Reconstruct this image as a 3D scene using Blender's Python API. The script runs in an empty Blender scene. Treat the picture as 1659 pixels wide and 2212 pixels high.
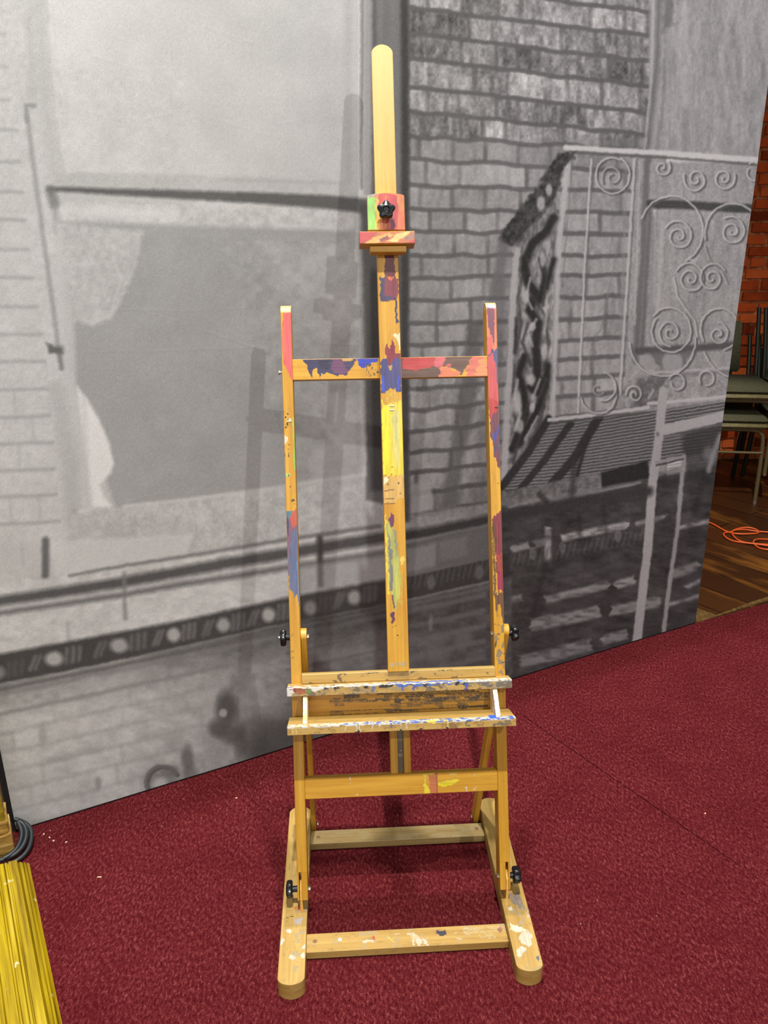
import bpy, bmesh, math, random
import numpy as np
from mathutils import Vector, Matrix
random.seed(7); np.random.seed(7)
S = bpy.context.scene; COL = S.collection
R = math.radians

# ---------------------------------------------------------------- camera, light, exposure
cd = bpy.data.cameras.new('camera'); cam = bpy.data.objects.new('camera', cd); COL.objects.link(cam)
cd.sensor_fit = 'VERTICAL'; cd.sensor_height = 24.0; cd.lens = 24.0 * 1750.09 / 2212; cd.clip_start = .01
pitch, roll = R(-19.820147), R(-0.538278)
fwd = Vector((0, math.cos(pitch), math.sin(pitch))); upv = Vector((0, -math.sin(pitch), math.cos(pitch))); rt = Vector((1, 0, 0))
rt2 = rt * math.cos(roll) + upv * math.sin(roll) * 1.0
up2 = upv * math.cos(roll) - rt * math.sin(roll)
m = Matrix.Identity(4)
for i, a in enumerate((rt2, up2, -fwd)):
    for j in range(3): m[j][i] = a[j]
m.translation = (0, 0, 1.516337); cam.matrix_world = m
S.camera = cam

w = bpy.data.worlds.new('world'); S.world = w; w.use_nodes = True
w.node_tree.nodes['Background'].inputs[0].default_value = (1.0, .97, .95, 1); w.node_tree.nodes['Background'].inputs[1].default_value = .19

def lamp(kind, name, loc, energy, color, size, target=None, **k):
    l = bpy.data.lights.new(name, kind); l.energy = energy; l.color = color
    o = bpy.data.objects.new(name, l); COL.objects.link(o); o.location = loc
    if kind == 'AREA': l.size = size
    else: l.shadow_soft_size = size
    if target is not None: o.rotation_euler = (Vector(target) - Vector(loc)).to_track_quat('-Z', 'Y').to_euler()
    for a, b in k.items(): setattr(l, a, b)
    return o
WARM = (1.0, .96, .90)
lamp('SPOT', 'track_light_front', (1.26, -1.20, 3.2), 175, WARM, .035, (0, 2.0, 1.0), spot_size=R(80), spot_blend=.6)
lamp('SPOT', 'track_light_above', (-.04, 2.34, 4.5), 400, WARM, .04, (0, 1.3, 0), spot_size=R(90), spot_blend=.8)
lamp('SPOT', 'track_light_above', (.14, 1.82, 4.5), 130, WARM, .04, (.1, 1.2, 0), spot_size=R(90), spot_blend=.8)
lamp('SPOT', 'track_light_overhead', (.12, -.2, 7.5), 2300, WARM, .06, (.3, 1.8, .6), spot_size=R(60), spot_blend=.7)
lamp('AREA', 'soft_fill_light', (-.7, -2.2, 1.9), 34, (1.0, .985, .97), 2.2, (0, 2.2, .9))  # added soft fill from the front, stands for no actual fixture
S.view_settings.view_transform = 'Standard'; S.view_settings.look = 'None'; S.view_settings.gamma = 1
S.view_settings.exposure = 0; S.view_settings.use_curve_mapping = False

# ---------------------------------------------------------------- helpers
def lin(c):
    return tuple((x / 12.92 if x <= .04045 else ((x + .055) / 1.055) ** 2.4) for x in [v / 255 for v in c])
def tag(o, label=None, cat=None, group=None, kind=None):
    if label: o['label'] = label
    if cat: o['category'] = cat
    if group: o['group'] = group
    if kind: o['kind'] = kind
    return o
def empty(name, loc, rz=0):
    o = bpy.data.objects.new(name, None); COL.objects.link(o); o.location = loc; o.rotation_euler = (0, 0, rz); o.empty_display_size = .05
    return o
def link(name, me, mat, parent=None):
    o = bpy.data.objects.new(name, me); COL.objects.link(o)
    if mat: me.materials.append(mat)
    if parent: o.parent = parent
    return o
def mk(name, verts, faces, mat, parent=None, smooth=False):
    me = bpy.data.meshes.new(name); me.from_pydata([tuple(v) for v in verts], [], faces); me.update()
    bm = bmesh.new(); bm.from_mesh(me); bmesh.ops.recalc_face_normals(bm, faces=bm.faces); bm.to_mesh(me); bm.free()
    if smooth: me.polygons.foreach_set('use_smooth', [True] * len(me.polygons))
    return link(name, me, mat, parent)
def copy_tree(o, parent=None):
    c = o.copy(); COL.objects.link(c); c.parent = parent
    for ch in list(o.children): copy_tree(ch, c)
    return c
def vnoise(x, y, seed=0):
    x = np.asarray(x, float); y = np.asarray(y, float)
    xi = np.floor(x).astype(np.int64); yi = np.floor(y).astype(np.int64); fx = x - xi; fy = y - yi
    fx = fx * fx * (3 - 2 * fx); fy = fy * fy * (3 - 2 * fy)
    def h(a, b):
        n = (a * 374761393 + b * 668265263 + seed * 1442695041) & 0x7fffffff
        n = ((n ^ (n >> 13)) * 1274126177) & 0x7fffffff
        return ((n ^ (n >> 16)) & 0xffff) / 65535.0
    return (h(xi, yi) * (1 - fx) + h(xi + 1, yi) * fx) * (1 - fy) + (h(xi, yi + 1) * (1 - fx) + h(xi + 1, yi + 1) * fx) * fy
def pip(x, y, poly):
    ins = np.zeros(x.shape, bool); n = len(poly)
    for i in range(n):
        x0, y0 = poly[i]; x1, y1 = poly[(i + 1) % n]
        if y0 == y1: continue
        c = ((y0 > y) != (y1 > y)) & (x < (x1 - x0) * (y - y0) / (y1 - y0) + x0)
        ins ^= c
    return ins

# node helper
class NT:
    def __init__(s, name):
        s.mat = bpy.data.materials.new(name); s.mat.use_nodes = True; s.t = s.mat.node_tree
        s.b = s.t.nodes['Principled BSDF']
    def n(s, typ, **k):
        nd = s.t.nodes.new(typ)
        for a, b in k.items():
            if a.startswith('i_'):
                key = a[2:]; key = int(key) if key.isdigit() else key.replace('_', ' ')
                nd.inputs[key].default_value = b
            else: setattr(nd, a, b)
        return nd
    def l(s, a, b): s.t.links.new(a, b)
    def mix(s, fac, a, b, blend='MIX'):
        nd = s.t.nodes.new('ShaderNodeMix'); nd.data_type = 'RGBA'; nd.blend_type = blend
        for sock, v in ((nd.inputs[0], fac), (nd.inputs[6], a), (nd.inputs[7], b)):
            if hasattr(v, 'links'): s.l(v, sock)
            elif isinstance(v, tuple): sock.default_value = (*v[:3], 1)
            else: sock.default_value = v
        return nd.outputs[2]
    def math(s, op, a, b=0.0, clamp=False):
        nd = s.t.nodes.new('ShaderNodeMath'); nd.operation = op; nd.use_clamp = clamp
        for sock, v in ((nd.inputs[0], a), (nd.inputs[1], b)):
            if hasattr(v, 'links'): s.l(v, sock)
            else: sock.default_value = v
        return nd.outputs[0]
    def noise(s, vec, scale, detail=3, rough=.5):
        nd = s.t.nodes.new('ShaderNodeTexNoise'); nd.inputs['Scale'].default_value = scale; nd.inputs['Detail'].default_value = detail; nd.inputs['Roughness'].default_value = rough
        if vec is not None: s.l(vec, nd.inputs['Vector'])
        return nd.outputs['Fac']
    def ramp(s, fac, stops):
        nd = s.t.nodes.new('ShaderNodeValToRGB'); s.l(fac, nd.inputs[0]); el = nd.color_ramp.elements
        el[0].position, el[0].color = stops[0][0], (*stops[0][1], 1); el[1].position, el[1].color = stops[-1][0], (*stops[-1][1], 1)
        for p, c in stops[1:-1]: e = el.new(p); e.color = (*c, 1)
        return nd.outputs[0]
    def mapping(s, vec, scale, rot=(0, 0, 0)):
        nd = s.t.nodes.new('ShaderNodeMapping'); s.l(vec, nd.inputs[0]); nd.inputs['Scale'].default_value = scale; nd.inputs['Rotation'].default_value = rot
        return nd.outputs[0]
    def bump(s, h, strength, dist=.001):
        nd = s.t.nodes.new('ShaderNodeBump'); nd.inputs['Strength'].default_value = strength; nd.inputs['Distance'].default_value = dist
        s.l(h, nd.inputs['Height']); s.l(nd.outputs[0], s.b.inputs['Normal'])
    def obj(s): return s.n('ShaderNodeTexCoord').outputs['Object']
    def done(s, rough=.5, col=None, metal=0, spec=.5):
        if col is not None:
            if hasattr(col, 'links'): s.l(col, s.b.inputs['Base Color'])
            else: s.b.inputs['Base Color'].default_value = (*col, 1)
        s.b.inputs['Roughness'].default_value = rough; s.b.inputs['Metallic'].default_value = metal
        s.b.inputs['Specular IOR Level'].default_value = spec
        return s.mat

def wood_mat(name, light, dark, rough=.42, dirt=.25, painted=True):
    s = NT(name); bp = s.n('ShaderNodeAttribute', attribute_name='bp').outputs['Vector'] if painted else s.obj()
    g = s.noise(s.mapping(bp, (160, 160, 5)), 1, 5, .6); g2 = s.noise(s.mapping(bp, (28, 28, 2.2)), 1, 3, .55)
    f = s.math('ADD', s.math('MULTIPLY', g, .5), s.math('MULTIPLY', g2, .5))
    c = s.ramp(f, [(.36, lin(dark)), (.5, lin([(a * .6 + b * .4) for a, b in zip(light, dark)])), (.62, lin(light))])
    if painted:
        pa = s.n('ShaderNodeAttribute', attribute_name='pale').outputs['Fac']; c = s.mix(pa, c, s.mix(.5, s.mix(.35, c, (.9, .8, .6)), lin((196, 158, 62))))
    d = s.noise(s.mapping(bp, (60, 60, 30)), 1, 6, .75)
    dm = s.math('MULTIPLY', s.math('MULTIPLY', s.math('SUBTRACT', d, .55), 6.0, True), dirt)
    c = s.mix(dm, c, lin((112, 94, 62)))
    if painted:
        at = s.n('ShaderNodeAttribute', attribute_name='paint')
        en = s.noise(s.mapping(bp, (420, 420, 260)), 1, 4, .6); st = s.noise(s.mapping(bp, (700, 700, 14)), 1, 3, .6)
        mm = s.math('ADD', at.outputs['Alpha'], s.math('ADD', s.math('MULTIPLY', s.math('SUBTRACT', en, .5), .8), s.math('MULTIPLY', s.math('SUBTRACT', st, .5), .7)))
        mask = s.math('MULTIPLY', s.math('SUBTRACT', mm, .42), 5.0, True)
        pc = s.mix(s.math('MULTIPLY', s.math('SUBTRACT', st, .45), 1.4, True), at.outputs['Color'], (.7, .66, .6), 'MIX')
        pc = s.mix(1.0, s.mix(.75, pc, at.outputs['Color']), (.74, .74, .74), 'MULTIPLY')
        c = s.mix(mask, c, pc)
        h = s.math('ADD', s.math('MULTIPLY', mask, .6), s.math('MULTIPLY', st, .3))
        s.bump(s.math('ADD', h, s.math('MULTIPLY', g, .25)), .35, .0006)
    else: s.bump(g, .2, .0005)
    return s.done(rough, c)
BEECH = wood_mat('varnished_beech', (206, 158, 54), (176, 123, 28))
RAW = wood_mat('pale_beech', (236, 192, 104), (206, 154, 70), dirt=.12, painted=False)
WORN = wood_mat('worn_beech', (188, 157, 90), (160, 125, 58), dirt=.75, rough=.5)
DUST = wood_mat('dusty_beech', (176, 152, 98), (148, 122, 70), dirt=.5, rough=.6)

s = NT('black_plastic'); PLASTIC = s.done(.28, lin((22, 24, 28)))
s = NT('steel'); s.b.inputs['Metallic'].default_value = 1; STEEL = s.done(.3, (.62, .58, .48), 1)
s = NT('dark_steel'); DSTEEL = s.done(.4, (.16, .14, .10), .9)
s = NT('dark_plug'); n = s.noise(s.obj(), 300, 2); PLUG = s.done(.6, s.ramp(n, [(.3, lin((110, 82, 52))), (.7, lin((150, 118, 80)))]))

# ---------------------------------------------------------------- printed backdrop (a big print of a brick facade)
PO = Vector((-.98179, 1.736657, 0)); PE = Vector((.890108, .455749, 0)); PN = Vector((-.455749, .890108, 0))
PL, PH = 2.483, 2.42
HM = [889.6078509, -138.1450685, 36.0, 88.0545599, -941.0740868, 1796.0, .199612079, -.157858899]  # panel metres -> image pixels of the fitted camera; the print is drawn in those
step = .0027
ns, nz = int(PL / step), int(PH / step)
sg, zg = np.meshgrid(np.linspace(0, PL, ns), np.linspace(.006, PH, nz))
den = HM[6] * sg + HM[7] * zg + 1
X = ((HM[0] * sg + HM[1] * zg + HM[2]) / den); Y = ((HM[3] * sg + HM[4] * zg + HM[5]) / den)
V = np.full(X.shape, 170.0); TW = np.zeros(X.shape)

X0_, Y0_ = X, Y
X = X0_ + (vnoise(X0_ / 11, Y0_ / 11, 301) - .5) * 1.8 + (vnoise(X0_ / 4, Y0_ / 4, 303) - .5) * .9; Y = Y0_ + (vnoise(X0_ / 11, Y0_ / 11, 302) - .5) * 1.8 + (vnoise(X0_ / 4, Y0_ / 4, 304) - .5) * .9
def segd(x, y, x0, y0, x1, y1):
    dx, dy = x1 - x0, y1 - y0; L = dx * dx + dy * dy + 1e-9
    t = np.clip(((x - x0) * dx + (y - y0) * dy) / L, 0, 1)
    return np.hypot(x - x0 - t * dx, y - y0 - t * dy), t
def box(x0, y0, x1, y1, mrg):
    mk_ = (X > x0 - mrg) & (X < x1 + mrg) & (Y > y0 - mrg) & (Y < y1 + mrg)
    return np.nonzero(mk_)
def blend(idx, a, val):
    v = V[idx]; V[idx] = v * (1 - a) + val * a
def pl(pts, wd, val, a=1.0, blur=3.0, w1=None, tx=0):
    xs = [p[0] for p in pts]; ys = [p[1] for p in pts]; w1 = wd if w1 is None else w1
    idx = box(min(xs), min(ys), max(xs), max(ys), max(wd, w1) + blur + 1)
    x, y = X[idx], Y[idx]; best = np.full(x.shape, 1e9); n = len(pts) - 1
    for i in range(n):
        d, t = segd(x, y, *pts[i], *pts[i + 1])
        ww = (wd + (w1 - wd) * (i + t) / n) / 2
        best = np.minimum(best, d - ww)
    k = np.clip(.5 - best / blur, 0, 1) * a
    if tx:
        (ax, ay), (bx, by) = pts[0], pts[-1]; L = math.hypot(bx - ax, by - ay); u = ((x - ax) * (bx - ax) + (y - ay) * (by - ay)) / L
        e = (vnoise(y / 5, x / 40, 71) - .5) * 14; k = k * np.clip(.5 + (u - e + 1) / 5, 0, 1) * np.clip(.5 + (L - u - e + 1) / 5, 0, 1) * np.clip(.35 + 1.1 * vnoise(x / 16, y / 6, 72), 0, 1)
    blend(idx, k, val)
def pg(pts, val, a=1.0, blur=4.0, rough=0, fn=None):
    xs = [p[0] for p in pts]; ys = [p[1] for p in pts]
    idx = box(min(xs), min(ys), max(xs), max(ys), blur + rough + 1)
    x, y = X[idx], Y[idx]
    if rough:
        x = x + (vnoise(x / 9, y / 9, 5) - .5) * 2 * rough; y = y + (vnoise(x / 9, y / 9, 6) - .5) * 2 * rough
    d = np.full(x.shape, 1e9); n = len(pts)
    for i in range(n): d = np.minimum(d, segd(x, y, *pts[i], *pts[(i + 1) % n])[0])
    ins = pip(x, y, pts); sd = np.where(ins, -d, d)
    k = np.clip(.5 - sd / blur, 0, 1) * a
    blend(idx, k, fn(X[idx], Y[idx]) if fn else val)
def el(cx, cy, rx, ry, val, a=1.0, blur=.3, rot=0):
    idx = box(cx - max(rx, ry), cy - max(rx, ry), cx + max(rx, ry), cy + max(rx, ry), 12)
    x, y = X[idx] - cx, Y[idx] - cy; c, s_ = math.cos(rot), math.sin(rot); x, y = x * c + y * s_, -x * s_ + y * c
    r = np.hypot(x / rx, y / ry); blend(idx, np.clip(.5 - (r - 1) / blur, 0, 1) * a, val)
def tex(pts, amp, sc, seed, sx=1.0, sy=1.0):
    """mottling inside a polygon"""
    xs = [p[0] for p in pts]; ys = [p[1] for p in pts]; idx = box(min(xs), min(ys), max(xs), max(ys), 2)
    x, y = X[idx], Y[idx]; k = pip(x, y, pts)
    n = vnoise(x / sc / sx, y / sc / sy, seed) * .6 + vnoise(x / sc * 2.3 / sx, y / sc * 2.3 / sy, seed + 1) * .4 - .5
    V[idx] += k * n * amp * 2
def scroll(cx, cy, r, a0, turns, rend=.12, d=1, asp=.92, lt=158, dk=92, wd=4, tail=None):
    pts = []; N = int(18 * turns) + 2
    for i in range(N + 1):
        t = i / N; rr = r * (1 - t * (1 - rend)); a = R(a0) + d * t * turns * 2 * math.pi
        pts.append((cx + rr * math.cos(a) * asp, cy + rr * math.sin(a)))
    if tail: pts = tail + pts
    pl([(x + 4, y + 2.5) for x, y in pts], wd + .5, dk - 22, .9, 4)
    pl(pts, wd - .5, lt - 4, .9, 3)

# -- right-hand brick wall
def rowy(i_y0, sl, x): return i_y0 + sl * (x - 885)
RY = [-95, -38, 17, 72, 127, 187, 240, 295, 345, 400, 452, 500, 552, 600, 650, 700, 747, 795, 843, 888, 934, 980, 1025, 1070, 1115]
RS = [.13, .125, .12, .12, .115, .11, .10, .06, .05, .03, .02, .015, 0, -.01, -.02, -.03, -.035, -.05, -.07, -.09, -.1, -.12, -.13, -.15, -.17]
rg = (X > 870) & (X < 1440) & (Y < 1115)
idx = np.nonzero(rg); x, y = X[idx], Y[idx]
row = np.zeros(x.shape, int); dist = np.full(x.shape, 1e9)
wob = (vnoise(x / 40, y / 60, 3) - .5) * 7
for i, (a, b) in enumerate(zip(RY, RS)):
    yy = rowy(a, b, x) + wob; row += (y > yy); dist = np.minimum(dist, np.abs(y - yy))
rng = np.random.RandomState(3)
v = np.zeros(x.shape); jd = np.full(x.shape, 1e9)
for r_ in range(0, len(RY) + 1):
    k = row == r_
    if not k.any(): continue
    up_ = r_ < 8
    js = []; xx = 885 - rng.randint(10, 60)
    while xx < 1480:
        xx += rng.choice([48, 74, 80, 150] if up_ else [70, 72, 76, 145]); js.append(xx)
    js = np.array(js); xb = x[k]; bi = np.searchsorted(js, xb)
    base = rng.uniform(98, 150, len(js) + 2) if up_ else rng.uniform(122, 140, len(js) + 2)
    if r_ in (3, 4, 6, 8): base = base - 10
    v[k] = base[bi]; jj = np.minimum(np.abs(xb - js[np.clip(bi, 0, len(js) - 1)]), np.abs(xb - js[np.clip(bi - 1, 0, len(js) - 1)])); jd[k] = jj
mot = (vnoise(x / 9, y / 22, 9) - .5) * 38 + (vnoise(x / 4.5, y / 6, 10) - .5) * 24
v = v + mot * np.where(y < 300, 1.25, .5)
mj = np.clip(1.5 - jd / 4.5, 0, 1) * (.25 + .6 * vnoise(x / 30, y / 30, 12)); mr = np.clip(1.7 - dist / 4.2, 0, 1) * np.where(y < 300, .95, .85)
dk = np.where(y < 300, 82, 80)
v = v * (1 - mj) + dk * mj; v = v * (1 - mr) + dk * mr
v = v - np.clip((x - 900) / 600, 0, 1) * 10 - np.clip((y - 850) / 300, 0, 1) * 22
V[idx] = v
for pts, a_ in (([(1008, 700), (1046, 690), (1030, 850), (1000, 1000), (988, 1100), (948, 1100), (975, 950), (995, 820)], .72), ([(1035, 880), (1062, 880), (1050, 1100), (1022, 1100)], .35), ([(1062, 600), (1098, 600), (1090, 700), (1084, 1020), (1060, 1040)], .5)): pg(pts, 76, a_, 14, 3)
# door panel top right
pg([(1405, -200), (1900, -200), (1900, 360), (1400, 330)], 122, blur=8)
tex([(1425, -200), (1900, -200), (1900, 360), (1420, 330)], 16, 22, 20, .6, 3.2)
tex([(1425, -200), (1900, -200), (1900, 360), (1420, 330)], 10, 5, 22, 1, 2)
pl([(1428, -150), (1420, 120), (1398, 320)], 12, 82, .8, 10); pl([(1414, -150), (1408, 150), (1392, 320)], 5, 140, .7, 5)
pg([(1436, -60), (1460, -60), (1452, 50), (1432, 75)], 84, .85, 10, 3); pl([(1435, 130), (1432, 220), (1418, 320)], 6, 92, .6, 8)
# panel area behind the iron screen
pg([(1372, 350), (1900, 350), (1900, 930), (1345, 905)], 122, blur=8); tex([(1372, 350), (1900, 350), (1900, 930), (1345, 905)], 11, 14, 24, .6, 2.4)
tex([(1372, 350), (1900, 350), (1900, 930), (1345, 905)], 12, 4, 26)
pl([(1398, 345), (1388, 560), (1372, 780)], 13, 82, .85, 7); pl([(1415, 450), (1402, 780)], 4, 150, .6, 4)
pl([(1352, 345), (1338, 900)], 8, 112, .5, 6)
pl([(1405, 440), (1500, 444), (1700, 456)], 19, 52, .97, 6); pl([(1405, 450), (1386, 760)], 9, 78, .8, 6)
pl([(1430, 480), (1418, 740)], 9, 145, .5, 6); pl([(1412, 470), (1405, 740)], 5, 98, .6, 5)
pl([(1378, 758), (1500, 752), (1620, 742)], 16, 66, .95, 8)
pg([(1385, 760), (1500, 755), (1470, 800), (1430, 800)], 78, .7, 10, 4); el(1398, 788, 17, 24, 125, .9); el(1452, 785, 22, 26, 128, .9)
pg([(1372, 820), (1440, 810), (1430, 875), (1360, 890)], 80, .8, 10, 6); tex([(1345, 800), (1620, 790), (1600, 900), (1340, 910)], 16, 8, 30)
pl([(1400, 806), (1500, 800), (1620, 792)], 6, 150, .7, 5); pl([(1400, 815), (1620, 800)], 8, 86, .6, 8)
# railing: top bar, uprights, bottom bar
pl([(1222, 319), (1430, 330), (1700, 350)], 11, 158, 1, 5); pl([(1232, 329), (1430, 340), (1700, 360)], 6, 72, .85, 5)
pl([(1277, 345), (1262, 580), (1248, 890)], 5, 152, .9, 3); pl([(1281, 345), (1266, 580), (1252, 890)], 3, 88, .6, 3)
pl([(1370, 345), (1356, 580), (1338, 850)], 6, 148, .9, 3); pl([(1375, 345), (1361, 580), (1343, 850)], 3, 84, .7, 3)
pl([(1382, 350), (1370, 700)], 4, 140, .7, 3)
pl([(1228, 340), (1207, 520), (1202, 620), (1191, 905)], 13, 146, .95, 6); pl([(1236, 350), (1214, 620)], 3, 90, .5, 3)
pl([(1340, 500), (1300, 700), (1275, 760), (1262, 800)], 3, 100, .6, 3)
# folded side screen in front (dark scrollwork)
pg([(1207, 330), (1245, 328), (1238, 345), (1216, 362), (1196, 430), (1180, 480), (1152, 520), (1100, 535), (1078, 512), (1165, 395)], 50, .96, 7, 4)
tex([(1207, 330), (1245, 328), (1180, 480), (1152, 520), (1100, 535), (1078, 512), (1165, 395)], 24, 9, 33)
pg([(1078, 512), (1100, 530), (1085, 640), (1058, 640)], 90, .85, 12)
pg([(1112, 530), (1200, 430), (1198, 600), (1188, 905), (1100, 1040), (1104, 700)], 108, .8, 10); tex([(1112, 530), (1200, 430), (1188, 905), (1100, 1040)], 40, 13, 35, .7, 1.5)
for pts, wd in (([(1195, 470), (1180, 500), (1150, 525), (1128, 580)], 15), ([(1128, 560), (1140, 610), (1156, 634), (1144, 670), (1162, 700), (1156, 748), (1160, 790), (1158, 836)], 15),
                ([(1133, 770), (1120, 806), (1132, 850), (1135, 896), (1105, 972)], 12), ([(1178, 600), (1164, 650)], 10), ([(1182, 790), (1178, 836), (1155, 896), (1120, 960)], 12),
                ([(1142, 836), (1160, 850), (1170, 820)], 9), ([(1195, 560), (1180, 620), (1170, 560)], 7), ([(1113, 690), (1108, 760)], 8)):
    pl([(x_ + 3, y_ + 2) for x_, y_ in pts], wd + 6, 60, .6, 10); pl(pts, wd + 2, 34, .95, 7)
for pts in ([(1130, 590), (1118, 640), (1126, 700), (1112, 760)], [(1165, 560), (1180, 600), (1172, 660)], [(1150, 640), (1176, 680), (1184, 740), (1174, 800)], [(1140, 700), (1128, 740), (1146, 790)], [(1110, 790), (1106, 860), (1118, 930)], [(1140, 870), (1126, 930), (1108, 1000)], [(1176, 860), (1168, 910), (1140, 960)]):
    pl(pts, 6, 52, .8, 6)
for pts in ([(1146, 600), (1136, 640), (1150, 668)], [(1158, 690), (1140, 716), (1150, 748)], [(1118, 820), (1112, 860), (1124, 896), (1112, 930)], [(1166, 820), (1150, 862)], [(1182, 640), (1176, 720)], [(1110, 600), (1112, 680)], [(1160, 900), (1134, 950)]):
    pl(pts, 5, 146, .75, 5)
for cx, cy, rx, ry in ((1134, 640, 9, 13), (1150, 706, 7, 9), (1115, 870, 11, 22), (1148, 820, 9, 12), (1175, 760, 7, 18), (1150, 880, 6, 10), (1122, 920, 9, 16), (1168, 440, 9, 16), (1185, 410, 7, 12), (1172, 560, 6, 16)):
    el(cx, cy, rx, ry, 150, .75, .6)
pl([(1118, 540), (1107, 640), (1100, 800), (1088, 1035)], 14, 142, .95, 6); pl([(1127, 540), (1116, 700)], 4, 84, .7, 4); pl([(1104, 540), (1092, 820)], 3, 96, .5, 4)
# bottom rail + slatted floor of the balcony seen from below
pg([(1186, 912), (1300, 898), (1430, 884), (1600, 862), (1600, 975), (1430, 990), (1300, 1022), (1200, 1062), (1095, 1068), (1082, 1050)], 46, 1, 8)
for i in range(20):
    o_ = i * 9.2
    pl([(1180 - o_ * .62, 925 + o_ * .78 - 4), (1300 - o_ * .3, 912 + o_ * .78 - 8), (1620, 872 + o_ * .78 - 22)], 3.6, 122, .9, 3.5)
for pts, wd in (([(1185, 905), (1140, 978), (1084, 1052)], 17), ([(1232, 915), (1175, 995), (1118, 1064)], 15), ([(1294, 900), (1240, 990), (1162, 1080)], 19), ([(1272, 940), (1250, 1010), (1240, 1062)], 8)):
    pl(pts, wd, 40, .97, 5)
pl([(1186, 907), (1300, 894), (1400, 880)], 8, 150, 1, 4); pl([(1400, 872), (1620, 852)], 7, 150, 1, 4); pl([(1190, 915), (1395, 890)], 4, 70, .8, 4)
# scrolls
scroll(1322, 378, 42, -60, 1.0, .9); scroll(1322, 382, 26, 150, 1.3, .2, lt=140)
scroll(1430, 362, 20, -40, 1.3); scroll(1502, 387, 29, -160, 1.7, d=-1); scroll(1563, 385, 27, -20, 1.6); scroll(1628, 372, 22, -120, .9, .7)
scroll(1450, 497, 74, 200, .62, 1.0); scroll(1465, 510, 36, -150, 1.8)
scroll(1582, 505, 66, 170, .62, 1.0); scroll(1580, 500, 34, -120, 1.8)
pl([(1508, 552), (1500, 565), (1488, 560)], 4, 150, .8, 3)
pl([(1522, 530), (1532, 560), (1556, 580), (1570, 612)], 4, 150, .9, 3); pl([(1525, 532), (1535, 563), (1560, 584), (1574, 614)], 4, 84, .8, 4)
scroll(1490, 602, 37, -150, 1.9); scroll(1537, 601, 34, -30, 1.8, d=-1)
pl([(1455, 600), (1462, 640), (1482, 668), (1500, 690), (1508, 740)], 4, 150, .9, 3); pl([(1459, 600), (1466, 640), (1486, 670), (1504, 692), (1512, 740)], 3, 86, .7, 3)
scroll(1447, 715, 52, -140, 1.0, .82); scroll(1447, 718, 30, 90, 1.6, .12)
scroll(1555, 712, 47, 150, .8, .95); scroll(1550, 722, 26, -90, 1.5, .15)
scroll(1430, 735, 78, 175, .5, 1.0, d=-1); scroll(1596, 730, 88, 160, .26, 1.0, d=-1)
scroll(1292, 851, 42, 170, .55, 1.0, d=-1); scroll(1300, 838, 34, -80, .5, .8); scroll(1290, 840, 16, 30, .7, .3, lt=135)
scroll(1370, 852, 21, 180, 1.5); scroll(1461, 826, 20, -150, .9, .7); scroll(1526, 818, 19, 150, .85, .75)
pl([(1302, 852), (1245, 860), (1200, 866)], 4, 96, .5, 5)
# window under the balcony + ledges, dark lower right
pg([(1060, 1095), (1200, 1085), (1395, 1032), (1640, 985), (1700, 1500), (1060, 1560)], 50, .97, 14)
tex([(1060, 1095), (1395, 1032), (1640, 985), (1700, 1500), (1060, 1560)], 9, 40, 40)
pg([(1085, 1062), (1300, 1020), (1300, 1052), (1215, 1075), (1105, 1098), (1080, 1090)], 92, .9, 6); tex([(1085, 1062), (1300, 1020), (1300, 1052), (1105, 1098)], 22, 9, 42)
pg([(1298, 1020), (1400, 994), (1402, 1032), (1300, 1052)], 34, 1, 5)
pl([(1232, 1074), (1300, 1060), (1382, 1043)], 6, 112, .9, 5); pl([(1100, 1095), (1190, 1072)], 5, 110, .8, 5)
pl([(1165, 1068), (1180, 1085)], 12, 50, .9, 5); pl([(1240, 1000), (1232, 1120), (1200, 1220), (1165, 1330)], 12, 44, .7, 10)
for pts, wd, vl in (([(1107, 1186), (1142, 1178)], 10, 104), ([(1153, 1176), (1175, 1170)], 10, 98), ([(1216, 1162), (1285, 1147), (1355, 1134)], 10, 122), ([(1375, 1130), (1440, 1116)], 7, 100),
                    ([(1184, 1140), (1183, 1212)], 9, 112), ([(1178, 1296), (1245, 1280), (1314, 1262)], 11, 100), ([(1330, 1264), (1372, 1252)], 13, 104),
                    ([(1145, 1350), (1220, 1337), (1294, 1320)], 21, 98), ([(1318, 1320), (1424, 1300)], 17, 98), ([(1122, 1430), (1200, 1412), (1276, 1392)], 22, 90), ([(1302, 1384), (1352, 1370)], 16, 92),
                    ([(1445, 1242), (1508, 1222)], 15, 82), ([(1438, 1308), (1520, 1284)], 5, 108), ([(1460, 1141), (1540, 1124)], 6, 118), ([(1422, 1024), (1465, 1012), (1500, 1008)], 7, 92),
                    ([(1480, 1268), (1500, 1262), (1515, 1250)], 6, 105), ([(1085, 1300), (1130, 1290)], 10, 90)):
    pl(pts, wd + (5 if wd > 8 else 2), vl + 14, 1, 7, tx=1)
for i in range(26):
    x0 = 1095 + i * 12; yb = 1216 - (x0 - 1095) * .2
    pl([(x0 + 5, yb - 16), (x0 - 2, yb + 12)], 3, 76, .6, 4)
for x0 in (1150, 1215, 1335): el(x0, 1206 - (x0 - 1095) * .2, 7, 13, 86, .8)
el(1532, 965, 10, 12, 112, .7, .6); el(1518, 990, 8, 6, 110, .7, .6); el(1498, 1012, 9, 6, 115, .7, .6)
pg([(1470, 935), (1600, 905), (1600, 1110), (1495, 1120), (1480, 1010)], 44, .75, 10)
el(1530, 980, 12, 14, 110, .6, .9); pl([(1555, 940), (1540, 985), (1530, 1015)], 11, 118, .85, 8); pl([(1430, 950), (1478, 940)], 4, 90, .7, 4); pl([(1430, 962), (1478, 952)], 3, 84, .7, 4)
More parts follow.
